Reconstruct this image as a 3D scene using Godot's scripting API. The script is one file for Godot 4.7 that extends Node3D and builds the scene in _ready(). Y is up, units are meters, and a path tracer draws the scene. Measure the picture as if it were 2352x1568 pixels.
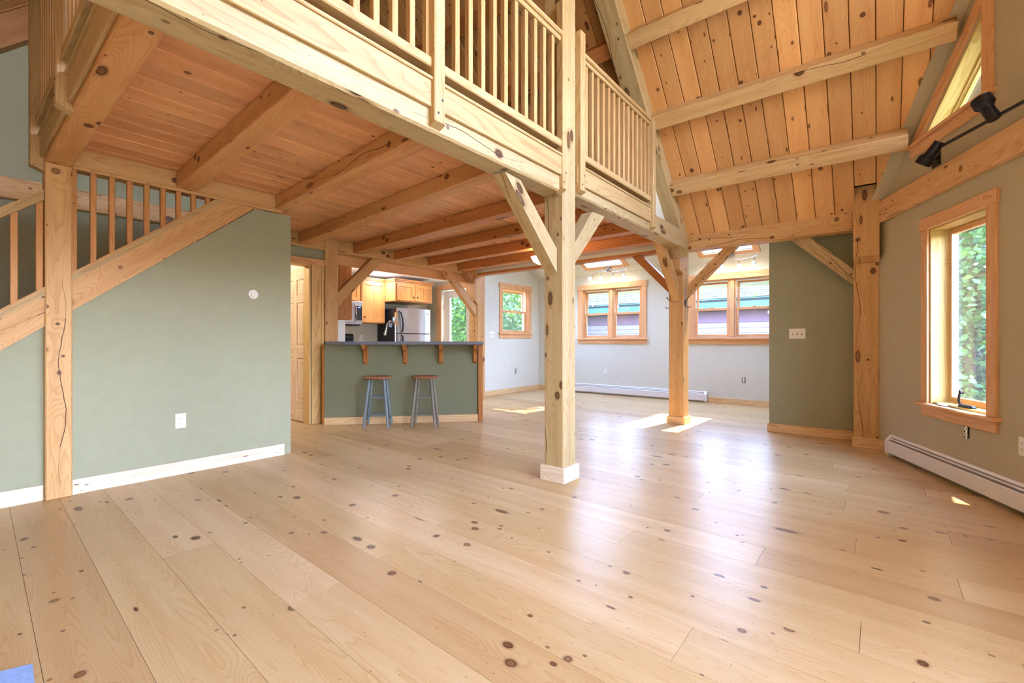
extends Node3D
# A timber-frame house interior. Axes: -Z runs along the loft beam, -X along the joists, Y up, metres.

const FOCAL := 1045.0
const EYE := 1.067
const SA := 0.62832
const CA := 0.77796
var rng := RandomNumberGenerator.new()
var M := {}
var used := {}

# ---------- camera rays: a pixel gives a direction, the plane it lies on gives the distance ----------
func ray(px: float, py: float) -> Vector3:
	var x := (px - 1176.0) / FOCAL
	var y := (784.0 - py) / FOCAL
	return Vector3(x * CA - SA, y, -x * SA - CA)
func at_x(px: float, py: float, X: float) -> Vector3:
	var r := ray(px, py)
	var t := X / r.x
	return Vector3(X, EYE + r.y * t, r.z * t)
func at_z(px: float, py: float, Z: float) -> Vector3:
	var r := ray(px, py)
	var t := Z / r.z
	return Vector3(r.x * t, EYE + r.y * t, Z)
func at_y(px: float, py: float, Y: float) -> Vector3:
	var r := ray(px, py)
	var t := (Y - EYE) / r.y
	return Vector3(r.x * t, Y, r.z * t)
# the angled gable wall on the right
const WP := Vector3(0.02, 0, -5.75)
const WD := Vector3(0.3950, 0, 0.9187)
const WN := Vector3(-0.9187, 0, 0.3950)
func at_w(px: float, py: float, off := 0.0) -> Vector3:
	var r := ray(px, py)
	var p := WP + WN * off
	var t := (p.x * WN.x + p.z * WN.z) / (r.x * WN.x + r.z * WN.z)
	return Vector3(r.x * t, EYE + r.y * t, r.z * t)
func w_s(p: Vector3) -> float:
	return (p - WP).dot(WD)

# ---------- mesh builder ----------
class MB:
	var v := PackedVector3Array()
	var n := PackedVector3Array()
	var uv := PackedVector2Array()
	var g := Vector3.RIGHT
	var off := Vector2.ZERO
	var sc := Vector2(1.0 / 3.0, 1.0 / 0.75)
	func _init(grain := Vector3.RIGHT, o := Vector2.ZERO, size := Vector2(3.0, 0.75)):
		g = grain; off = o; sc = Vector2(1.0 / size.x, 1.0 / size.y)
	func face(p: Array, nn: Vector3) -> void:
		var gu := g - nn * nn.dot(g)
		if gu.length() < 0.35:
			gu = Vector3.UP - nn * nn.y
			if gu.length() < 0.35: gu = Vector3.RIGHT - nn * nn.x
		gu = gu.normalized()
		var gv := nn.cross(gu)
		for i in range(1, p.size() - 1):
			var a: Vector3 = p[0]; var b: Vector3 = p[i]; var c: Vector3 = p[i + 1]
			var cr := (b - a).cross(c - a)
			if cr.length_squared() < 1e-16: continue
			if cr.dot(nn) > 0: 
				var t := b; b = c; c = t
			for q: Vector3 in [a, b, c]:
				v.append(q); n.append(nn); uv.append(Vector2(q.dot(gu) * sc.x, q.dot(gv) * sc.y) + off)
	func smooth_tri(a: Vector3, b: Vector3, c: Vector3, na: Vector3, nb: Vector3, nc: Vector3) -> void:
		var cr := (b - a).cross(c - a)
		if cr.length_squared() < 1e-18: return
		if cr.dot(na + nb + nc) > 0:
			var t := b; b = c; c = t
			t = nb; nb = nc; nc = t
		var k := [a, b, c]; var kn := [na, nb, nc]
		for i in 3:
			var q: Vector3 = k[i]
			v.append(q); n.append(kn[i]); uv.append(Vector2(q.dot(g) * sc.x, (q.x + q.z - q.dot(g)) * sc.y) + off)
	# box with chamfered edges
	func box(c: Vector3, size: Vector3, ch := 0.0, B := Basis.IDENTITY) -> MB:
		var h := size * 0.5
		ch = minf(ch, minf(h.x, minf(h.y, h.z)) * 0.9)
		var A := [B.x.normalized(), B.y.normalized(), B.z.normalized()]
		var H := [h.x, h.y, h.z]
		for i in 3:
			var j := (i + 1) % 3; var k := (i + 2) % 3
			for s in [-1.0, 1.0]:
				var o: Vector3 = c + A[i] * (H[i] * s)
				var a: Vector3 = A[j] * (H[j] - ch); var b: Vector3 = A[k] * (H[k] - ch)
				face([o - a - b, o + a - b, o + a + b, o - a + b], A[i] * s)
		if ch > 0.0:
			for i in 3:
				var j := (i + 1) % 3; var k := (i + 2) % 3
				var e: Vector3 = A[i] * (H[i] - ch)
				for sj in [-1.0, 1.0]:
					for sk in [-1.0, 1.0]:
						var p: Vector3 = c + A[j] * (H[j] * sj) + A[k] * ((H[k] - ch) * sk)
						var q: Vector3 = c + A[j] * ((H[j] - ch) * sj) + A[k] * (H[k] * sk)
						face([p - e, p + e, q + e, q - e], (A[j] * sj + A[k] * sk).normalized())
			for sx in [-1.0, 1.0]:
				for sy in [-1.0, 1.0]:
					for sz in [-1.0, 1.0]:
						var x: Vector3 = A[0] * sx; var y: Vector3 = A[1] * sy; var z: Vector3 = A[2] * sz
						face([c + x * H[0] + y * (H[1] - ch) + z * (H[2] - ch), c + x * (H[0] - ch) + y * H[1] + z * (H[2] - ch), c + x * (H[0] - ch) + y * (H[1] - ch) + z * H[2]], (x + y + z).normalized())
		return self
	func span(a: Vector3, b: Vector3, ch := 0.0) -> MB:
		return box((a + b) * 0.5, (b - a).abs(), ch)
	# planar convex polygon pushed along ext
	func prism(p: Array, ext: Vector3) -> MB:
		var c := Vector3.ZERO
		for q: Vector3 in p: c += q
		c /= p.size()
		var nn := Vector3.ZERO
		for i in p.size():
			nn += (p[i] - c).cross(p[(i + 1) % p.size()] - c)
		nn = nn.normalized()
		if nn.dot(ext) > 0: nn = -nn
		face(p, nn)
		var q2 := []
		for q: Vector3 in p: q2.append(q + ext)
		face(q2, -nn)
		for i in p.size():
			var a: Vector3 = p[i]; var b: Vector3 = p[(i + 1) % p.size()]
			var sn := (b - a).cross(ext).normalized()
			if sn.dot((a + b) * 0.5 - c) < 0: sn = -sn
			face([a, b, b + ext, a + ext], sn)
		return self
	func lathe(prof: Array, o: Vector3, B := Basis.IDENTITY, seg := 20) -> MB:
		# prof: Vector2(radius, height); axis B.y
		for i in prof.size() - 1:
			var p: Vector2 = prof[i]; var q: Vector2 = prof[i + 1]
			var d := q - p
			if d.length() < 1e-6: continue
			var nl := Vector2(d.y, -d.x).normalized()
			for k in seg:
				var t0 := TAU * k / seg; var t1 := TAU * (k + 1) / seg
				var e0 := B.x * cos(t0) + B.z * sin(t0); var e1 := B.x * cos(t1) + B.z * sin(t1)
				var n0 := e0 * nl.x + B.y * nl.y; var n1 := e1 * nl.x + B.y * nl.y
				var a := o + e0 * p.x + B.y * p.y; var b := o + e1 * p.x + B.y * p.y
				var c := o + e1 * q.x + B.y * q.y; var dd := o + e0 * q.x + B.y * q.y
				smooth_tri(a, b, c, n0, n1, n1)
				smooth_tri(a, c, dd, n0, n1, n0)
		return self
	func rod(a: Vector3, b: Vector3, r0: float, r1 := -1.0, seg := 14) -> MB:
		if r1 < 0: r1 = r0
		var y := (b - a).normalized()
		var x := y.cross(Vector3.UP if absf(y.y) < 0.9 else Vector3.RIGHT).normalized()
		return lathe([Vector2(0.0001, 0), Vector2(r0, 0), Vector2(r1, (b - a).length()), Vector2(0.0001, (b - a).length())], a, Basis(x, y, x.cross(y)), seg)
	func tube(p: Array, r: float, seg := 10) -> MB:
		var rings := []
		var up := Vector3.UP
		for i in p.size():
			var t: Vector3 = (p[mini(i + 1, p.size() - 1)] - p[maxi(i - 1, 0)]).normalized()
			var x := t.cross(up)
			if x.length() < 0.1: x = t.cross(Vector3.RIGHT)
			x = x.normalized()
			var y := x.cross(t).normalized()
			var ring := []
			for k in seg:
				ring.append(x * cos(TAU * k / seg) + y * sin(TAU * k / seg))
			rings.append(ring)
		for i in p.size() - 1:
			for k in seg:
				var k2 := (k + 1) % seg
				var a: Vector3 = rings[i][k]; var b: Vector3 = rings[i][k2]; var c: Vector3 = rings[i + 1][k2]; var d: Vector3 = rings[i + 1][k]
				smooth_tri(p[i] + a * r, p[i] + b * r, p[i + 1] + c * r, a, b, c)
				smooth_tri(p[i] + a * r, p[i + 1] + c * r, p[i + 1] + d * r, a, c, d)
		for e in [0, p.size() - 1]:
			var cap := []
			for k in seg: cap.append(p[e] + rings[e][k] * r)
			var o: Vector3 = p[e] - p[1 if e == 0 else e - 1]
			face(cap, o.normalized())
		return self
	func mesh() -> ArrayMesh:
		var a := []; a.resize(Mesh.ARRAY_MAX)
		a[Mesh.ARRAY_VERTEX] = v; a[Mesh.ARRAY_NORMAL] = n; a[Mesh.ARRAY_TEX_UV] = uv
		var m := ArrayMesh.new()
		m.add_surface_from_arrays(Mesh.PRIMITIVE_TRIANGLES, a)
		return m

func wood(grain := Vector3.RIGHT) -> MB:
	return MB.new(grain, Vector2(rng.randf(), rng.randf()))
func board(grain := Vector3.RIGHT) -> MB:
	return MB.new(grain, Vector2(rng.randf(), rng.randf()), Vector2(3.0, 1.5))
func clear(grain := Vector3.RIGHT) -> MB:
	return MB.new(grain, Vector2(rng.randf(), rng.randf()), Vector2(2.0, 0.5))

# ---------- naming, parents, metas ----------
func unique(parent: Node, base: String) -> String:
	var key := str(parent.get_instance_id()) + base
	var k: int = used.get(key, 0)
	used[key] = k + 1
	return base if k == 0 else "%s_%03d" % [base, k]
func tag(o: Node, label := "", category := "", group := "", kind := "") -> void:
	if label: o.set_meta("label", label)
	if category: o.set_meta("category", category)
	if group: o.set_meta("group", group)
	if kind: o.set_meta("kind", kind)
func thing(called: String, label: String, category: String, base := Vector3.ZERO, B := Basis.IDENTITY, group := "", kind := "") -> Node3D:
	var o := Node3D.new()
	o.name = unique(self, called)
	add_child(o)
	o.transform = Transform3D(B, base)
	tag(o, label, category, group, kind)
	return o
# a part given in world coordinates (local = false) or in its thing's own axes
func part(mb: MB, called: String, mat: Material, parent: Node3D, local := false, label := "") -> MeshInstance3D:
	if not local:
		var inv := Transform3D.IDENTITY
		var p: Node = parent
		while p != self:
			inv = inv * (p as Node3D).transform.affine_inverse()
			p = p.get_parent()
		for i in mb.v.size():
			mb.v[i] = inv * mb.v[i]
			mb.n[i] = (inv.basis * mb.n[i]).normalized()
	var o := MeshInstance3D.new()
	o.mesh = mb.mesh()
	o.material_override = mat
	o.name = unique(parent, called)
	parent.add_child(o)
	if label: o.set_meta("label", label)
	return o
# a thing that is one mesh, given in world coordinates; its origin goes to the middle of its base
func solid(mb: MB, called: String, mat: Material, label: String, category: String, group := "", kind := "") -> MeshInstance3D:
	var lo := mb.v[0]; var hi := mb.v[0]
	for q in mb.v:
		lo = lo.min(q); hi = hi.max(q)
	var base := Vector3((lo.x + hi.x) * 0.5, lo.y, (lo.z + hi.z) * 0.5)
	for i in mb.v.size(): mb.v[i] -= base
	var o := MeshInstance3D.new()
	o.mesh = mb.mesh()
	o.material_override = mat
	o.name = unique(self, called)
	add_child(o)
	o.position = base
	tag(o, label, category, group, kind)
	return o
# wall: polygon in its own plane (x along xdir, y along ydir), openings cut out, thickness away from the room
func wall(called: String, origin: Vector3, xdir: Vector3, poly: Array, holes: Array, thick: float, mat: Material, label := "", ydir := Vector3.UP) -> CSGPolygon3D:
	var c := CSGPolygon3D.new()
	c.polygon = PackedVector2Array(poly)
	c.depth = thick
	c.material = mat
	c.name = unique(self, called)
	add_child(c)
	c.transform = Transform3D(Basis(xdir, ydir, xdir.cross(ydir)), origin)
	for hp: Array in holes:
		var h := CSGPolygon3D.new()
		h.polygon = PackedVector2Array(hp)
		h.depth = thick + 0.2
		h.position.z = 0.1
		h.operation = CSGShape3D.OPERATION_SUBTRACTION
		h.material = mat
		h.name = unique(c, "opening")
		c.add_child(h)
	tag(c, label, "", "", "structure")
	return c
func rect(x0: float, y0: float, x1: float, y1: float) -> Array:
	return [Vector2(x0, y0), Vector2(x1, y0), Vector2(x1, y1), Vector2(x0, y1)]

# ---------- materials ----------
func srgb(r: float, g: float, b: float) -> Color:
	return Color(r / 255.0, g / 255.0, b / 255.0)
func paint(c: Color, rough := 0.85, metal := 0.0) -> StandardMaterial3D:
	var m := StandardMaterial3D.new()
	m.albedo_color = c
	m.roughness = rough
	m.metallic = metal
	return m
func wooden(tex: Texture2D, c: Color, rough := 0.5, spec := 0.4) -> StandardMaterial3D:
	var m := paint(c, rough)
	m.albedo_texture = tex
	m.metallic_specular = spec
	m.texture_filter = BaseMaterial3D.TEXTURE_FILTER_LINEAR_WITH_MIPMAPS_ANISOTROPIC
	return m
func glow(c: Color, e: float) -> StandardMaterial3D:
	var m := paint(c, 0.4)
	m.emission_enabled = true
	m.emission = c
	m.emission_energy_multiplier = e
	return m

func stretched(w: int, h: int, sx: int, freq: float, sd: int) -> PackedByteArray:
	var nz := FastNoiseLite.new()
	nz.noise_type = FastNoiseLite.TYPE_SIMPLEX_SMOOTH
	nz.frequency = freq
	nz.fractal_octaves = 2
	nz.seed = sd
	var im := nz.get_seamless_image(w / sx, h)
	im.resize(w, h, Image.INTERPOLATE_CUBIC)
	return im.get_data()
# pine: growth rings, fibre, knots and drying checks
func pine(w: int, h: int, sd: int, rings: float, knots: int, kr0: float, kr1: float, checks: int, late: Color, contrast: float) -> ImageTexture:
	var r := RandomNumberGenerator.new(); r.seed = sd
	var a := stretched(w, h, 16, 0.006, sd)
	var b := stretched(w, h, 8, 0.02, sd + 1)
	var f := stretched(w, h, 32, 0.2, sd + 2)
	var tone := stretched(w, h, 16, 0.012, sd + 3)
	var ph := PackedFloat32Array(); ph.resize(w * h)
	for i in w * h:
		ph[i] = a[i] * rings / 255.0 + b[i] * 0.9 / 255.0
	var dark := PackedFloat32Array(); dark.resize(w * h)
	var ks := []
	for k in knots:
		var cx := r.randi() % w; var cy := r.randi() % h
		var rad := lerpf(kr0, kr1, pow(r.randf(), 2.6))
		var asp := lerpf(0.85, 1.5, r.randf()) if r.randf() < 0.75 else lerpf(1.8, 3.6, r.randf())
		var deep := r.randf_range(0.45, 0.8)
		ks.append([cx, cy, rad, asp])
		var R := rad * 4.6 + 6.0
		var ex := int(R * asp * 2.0); var ey := int(R)
		for dy in range(-ey, ey + 1):
			var y := posmod(cy + dy, h)
			for dx in range(-ex, ex + 1):
				var x := posmod(cx + dx, w)
				var d2 := (dx * dx) / (R * R * asp * asp * 3.2) + (dy * dy) / (R * R)
				if d2 < 1.0:
					var q := (1.0 - d2)
					ph[y * w + x] += q * q * (rad * 0.14 + 0.5)
				var e := sqrt((dx * dx) / (rad * rad * asp * asp) + (dy * dy) / (rad * rad))
				var id := y * w + x
				if e < 1.0:
					dark[id] = maxf(dark[id], deep + 0.34 * smoothstep(0.55, 0.95, e) + 0.06 * sin(e * 14.0))
				elif e < 1.7:
					dark[id] = maxf(dark[id], deep * 0.42 * (1.7 - e) / 0.7)
	for k in knots * 2:
		var px := r.randi() % w; var py := r.randi() % h
		for dy in range(-1, 2):
			for dx in range(-2, 3):
				if absf(dx) * 0.6 + absf(dy) < 1.6: dark[posmod(py + dy, h) * w + posmod(px + dx, w)] = 0.7
	for k in checks:
		var x0 := r.randi() % w; var y := float(r.randi() % h); var n := r.randi_range(w / 6, w / 2)
		var th := r.randf_range(0.5, 1.9)
		for i in n:
			y += r.randf_range(-0.35, 0.35) + 0.15 * sin(i * 0.013 + k)
			var t := th * sin(PI * i / n)
			for o in range(-2, 3):
				if absf(o) <= t:
					dark[posmod(int(y) + o, h) * w + posmod(x0 + i, w)] = 1.0
	var out := PackedByteArray(); out.resize(w * h * 3)
	for i in w * h:
		var p := ph[i]
		p -= floorf(p)
		var l := p * p * p
		if p > 0.93: l *= (1.0 - p) / 0.07
		l = l * contrast + (f[i] / 255.0 - 0.5) * 0.16 + (tone[i] / 255.0 - 0.5) * 0.36
		l = clampf(l + 0.06, 0.0, 1.0)
		var cr := lerpf(1.0, late.r, l); var cg := lerpf(0.985, late.g, l); var cb := lerpf(0.955, late.b, l)
		var d := minf(dark[i], 1.0)
		if d > 0.0:
			cr = lerpf(cr, 0.36, d); cg = lerpf(cg, 0.24, d); cb = lerpf(cb, 0.17, d)
		out[i * 3] = int(cr * 255.0); out[i * 3 + 1] = int(cg * 255.0); out[i * 3 + 2] = int(cb * 255.0)
	var im := Image.create_from_data(w, h, false, Image.FORMAT_RGB8, out)
	im.generate_mipmaps()
	return ImageTexture.create_from_image(im)
func mottled(sd: int, freq: float, lo: float, hi: float) -> NoiseTexture2D:
	var t := NoiseTexture2D.new()
	t.width = 512; t.height = 512; t.seamless = true
	var nz := FastNoiseLite.new(); nz.seed = sd; nz.frequency = freq
	t.noise = nz
	var gr := Gradient.new()
	gr.set_color(0, Color(lo, lo, lo)); gr.set_color(1, Color(hi, hi, hi))
	t.color_ramp = gr
	return t
func plaster(c: Color, tex: Texture2D, rough := 0.8) -> StandardMaterial3D:
	var m := paint(c, rough)
	m.albedo_texture = tex
	m.uv1_triplanar = true
	m.uv1_world_triplanar = true
	m.uv1_scale = Vector3(0.45, 0.45, 0.45)
	m.metallic_specular = 0.3
	return m

func make_materials() -> void:
	var tf := pine(2048, 1024, 11, 22.0, 58, 3.5, 14.0, 0, Color(0.82, 0.70, 0.54), 0.38)
	var tt := pine(2048, 512, 23, 12.0, 26, 5.0, 17.0, 4, Color(0.80, 0.67, 0.50), 0.42)
	var tr := pine(2048, 1024, 37, 20.0, 85, 4.0, 13.0, 0, Color(0.84, 0.68, 0.50), 0.36)
	var tc := pine(1024, 256, 51, 10.0, 1, 2.0, 4.0, 0, Color(0.80, 0.67, 0.52), 0.5)
	var tn := pine(2048, 1024, 67, 20.0, 34, 3.0, 10.0, 0, Color(0.80, 0.64, 0.47), 0.42)
	var mp := mottled(5, 0.03, 0.975, 1.0)
	M.floor = []
	for k in 6:
		var s := [1.0, 0.965, 1.02, 0.94, 0.985, 1.04][k] as float
		var m := wooden(tf, Color(0.81 * s, 0.70 * s * [1.0, 0.98, 1.01, 0.97, 1.0, 1.01][k], 0.53 * s * [1.0, 0.94, 1.03, 0.93, 0.98, 1.05][k]), 0.3, 0.5)
		M.floor.append(m)
	M.subfloor = paint(srgb(74, 52, 34), 0.9)
	M.beam = wooden(tt, srgb(190, 171, 132))
	M.post = M.beam
	M.brace = M.beam
	M.rail = wooden(tc, srgb(190, 164, 120))
	M.joist = wooden(tt, srgb(210, 158, 104))  # orange cast of the lamp light put into the joist tint
	M.girt = wooden(tt, srgb(208, 168, 116))
	M.hookpost = M.girt
	M.brown = wooden(tt, srgb(174, 126, 82))
	M.redbrown = wooden(tt, srgb(196, 134, 84))  # further joists, lamp warmth put into the tint again
	M.purlin = wooden(tt, srgb(206, 176, 130))
	M.wallbeam = wooden(tt, srgb(226, 184, 138))
	M.roof = []
	for k in 5:
		var s := [1.0, 0.93, 1.05, 0.97, 0.9][k] as float
		M.roof.append(wooden(tr, Color(0.88 * s, 0.69 * s, 0.465 * s), 0.42, 0.45))
	M.soffit = []  # loft boards tinted with the reddish cast of the lamp light
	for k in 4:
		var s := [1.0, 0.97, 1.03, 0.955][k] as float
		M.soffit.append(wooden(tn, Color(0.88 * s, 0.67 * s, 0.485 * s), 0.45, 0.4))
	M.casing = wooden(tc, srgb(230, 182, 138))
	M.skirting = wooden(tc, srgb(228, 196, 152))
	M.whiteskirt = wooden(tn, srgb(236, 228, 212), 0.6)
	M.stringer = wooden(tt, srgb(206, 162, 110))
	M.baluster = wooden(tc, srgb(194, 160, 112))
	M.stairbaluster = wooden(tc, srgb(200, 146, 92))
	M.oak = wooden(tc, srgb(202, 150, 94), 0.4)
	M.oakdark = wooden(tc, srgb(184, 128, 80), 0.45)
	M.door = wooden(tc, srgb(238, 214, 190), 0.55)
	M.jamb = wooden(tc, srgb(226, 190, 132), 0.5)
	M.reveal = wooden(tc, srgb(214, 190, 120), 0.5)
	M.bracket = wooden(tc, srgb(176, 116, 58), 0.45)
	M.sage = plaster(srgb(160, 160, 133), mp)
	M.bar = plaster(srgb(128, 129, 102), mp)  # darker than the sage, shade under the loft put into the colour
	M.taupe = plaster(srgb(192, 180, 152), mp)
	M.pale = plaster(srgb(222, 221, 208), mp)
	M.kitchen = plaster(srgb(206, 202, 184), mp)
	M.white = plaster(srgb(236, 236, 232), mp)
	M.plate = paint(srgb(240, 240, 234), 0.4)
	M.heater = paint(srgb(236, 234, 232), 0.35)
	M.black = paint(srgb(22, 24, 30), 0.35)
	M.blackmetal = paint(srgb(18, 22, 34), 0.4, 0.3)
	M.slot = paint(srgb(30, 32, 40), 0.7)
	M.steel = paint(srgb(198, 200, 210), 0.28, 0.9)
	M.chrome = paint(srgb(190, 192, 198), 0.2, 1.0)
	M.brass = paint(srgb(214, 164, 60), 0.28, 1.0)
	M.counter = plaster(srgb(126, 130, 140), mottled(9, 0.12, 0.8, 1.0), 0.35)
	var gl := paint(Color(0.9, 0.95, 0.95, 0.06), 0.0)
	gl.transparency = BaseMaterial3D.TRANSPARENCY_ALPHA
	M.glass = gl
	M.seat = wooden(tc, srgb(150, 104, 74), 0.45)
	M.bulb = glow(Color(1.0, 0.96, 0.88), 6.0)

func _ready() -> void:
	rng.seed = 7
	# ---------- camera ----------
	var cam := Camera3D.new()
	cam.name = "camera"
	cam.fov = 73.75
	cam.near = 0.05
	cam.far = 200.0
	cam.position = Vector3(0, EYE, 0)
	cam.rotation.y = atan2(SA, CA)
	add_child(cam)
	cam.current = true
	# ---------- sky and exposure ----------
	var sm := ProceduralSkyMaterial.new()
	sm.sky_top_color = Color(0.62, 0.76, 1.0)
	sm.sky_horizon_color = Color(0.95, 0.97, 1.0)
	sm.ground_bottom_color = Color(0.30, 0.30, 0.26)
	sm.ground_horizon_color = Color(0.80, 0.82, 0.82)
	sm.sky_energy_multiplier = 5.5
	sm.ground_energy_multiplier = 2.0
	sm.sun_angle_max = 1.0
	var sky := Sky.new()
	sky.sky_material = sm
	var env := Environment.new()
	env.background_mode = Environment.BG_SKY
	env.sky = sky
	env.tonemap_mode = Environment.TONE_MAPPER_LINEAR
	env.tonemap_exposure = 0.94
	env.sdfgi_enabled = true
	env.ssao_enabled = true
	env.ssil_enabled = true
	var we := WorldEnvironment.new()
	we.name = "world"
	we.environment = env
	add_child(we)
	# ---------- sun: high, from behind the lean-to, through its skylights ----------
	var sun := DirectionalLight3D.new()
	sun.name = "sun"
	sun.light_color = Color(1.0, 0.95, 0.86)
	sun.light_energy = 11.0
	sun.light_angular_distance = 0.6
	sun.shadow_enabled = true
	add_child(sun)
	sun.look_at_from_position(Vector3.ZERO, Vector3(-0.08, -1.0, 0.55))
	# ---------- area lights added as daylight at the unseen gable glazing ----------
	daylight("added_gable_low_light", WP + WD * 5.8 + Vector3(0, 1.1, 0) + WN * 0.03, WN, Vector2(2.3, 1.9), 7.5)
	daylight("added_gable_high_light", WP + WD * 3.6 + Vector3(0, 3.3, 0) + WN * 0.03, WN, Vector2(2.0, 1.1), 8.0)

	make_materials()
	print("materials ", Time.get_ticks_msec())
	build_floor()
	build_walls()
	build_ceilings()
	print("setting ", Time.get_ticks_msec())
	build_frame()
	build_loft_rails()
	build_stairs()
	print("frame ", Time.get_ticks_msec())
	build_windows()
	build_doors()
	build_kitchen()
	build_bar()
	build_fixtures()
	print("objects ", Time.get_ticks_msec())
	build_outside()
	print("done ", Time.get_ticks_msec())

func daylight(called: String, at: Vector3, towards: Vector3, size: Vector2, e: float) -> void:
	var l := AreaLight3D.new()
	l.name = called
	l.area_size = size
	l.light_energy = e
	l.light_color = Color(0.97, 0.985, 1.0)
	l.shadow_enabled = true
	add_child(l)
	l.look_at_from_position(at, at + towards)

# ---------------------------------------------------------------- floor
func build_floor() -> void:
	var fl := Node3D.new()
	fl.name = "floor"
	add_child(fl)
	tag(fl, "wide knotty pine plank floor with a satin sheen", "", "", "structure")
	part(MB.new().span(Vector3(-8.1, -0.12, -8.5), Vector3(3.3, -0.024, 1.6)), "subfloor", M.subfloor, fl)
	var area := PackedVector2Array([Vector2(-8.0, 1.5), Vector2(3.2, 1.5), Vector2(0.06, -5.78), Vector2(0.06, -8.38), Vector2(-8.0, -8.38)])
	var width := 0.2275
	var tilt := 0.025
	# butt joints read from the photograph
	var joints := {}
	for q: Vector2 in [Vector2(1563, 1484), Vector2(1744, 1280), Vector2(1433, 1237), Vector2(717, 1367), Vector2(900, 1268), Vector2(1975, 1468), Vector2(1941, 1159), Vector2(1950, 1117), Vector2(2183, 1240), Vector2(2207, 1355), Vector2(2124, 1127), Vector2(487, 1248), Vector2(1030, 1195), Vector2(1528, 1188)]:
		var p := at_y(q.x, q.y, 0.0)
		var k := int(floor((p.z - tilt * p.x + 0.364) / width))
		if not joints.has(k): joints[k] = []
		joints[k].append(p.x)
	for k in range(-37, 10):
		var w0 := -0.364 + k * width
		var w1 := w0 + width
		var cuts: Array = joints.get(k, [])
		cuts = cuts.duplicate()
		var x := -8.1 + rng.randf_range(0.8, 3.2)
		while x < 3.2:
			var ok := true
			for c: float in cuts:
				if absf(c - x) < 1.4: ok = false
			if ok and not (joints.has(k) and absf(x + 1.0) < 2.5): cuts.append(x)
			x += rng.randf_range(2.0, 3.7)
		cuts.append(-8.2); cuts.append(3.4)
		cuts.sort()
		for i in cuts.size() - 1:
			var a: float = cuts[i] + 0.0008; var b: float = cuts[i + 1] - 0.0008
			var e := 0.0007
			var strip := PackedVector2Array([Vector2(a, w0 + e + tilt * a), Vector2(b, w0 + e + tilt * b), Vector2(b, w1 - e + tilt * b), Vector2(a, w1 - e + tilt * a)])
			for pg in Geometry2D.intersect_polygons(strip, area):
				if pg.size() < 3: continue
				var mb := board(Vector3(1, 0, tilt).normalized())
				var p := []
				for q in pg: p.append(Vector3(q.x, 0.0, q.y))
				mb.prism(p, Vector3(0, -0.022, 0))
				part(mb, "plank", M.floor[rng.randi() % 6], fl)

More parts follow.
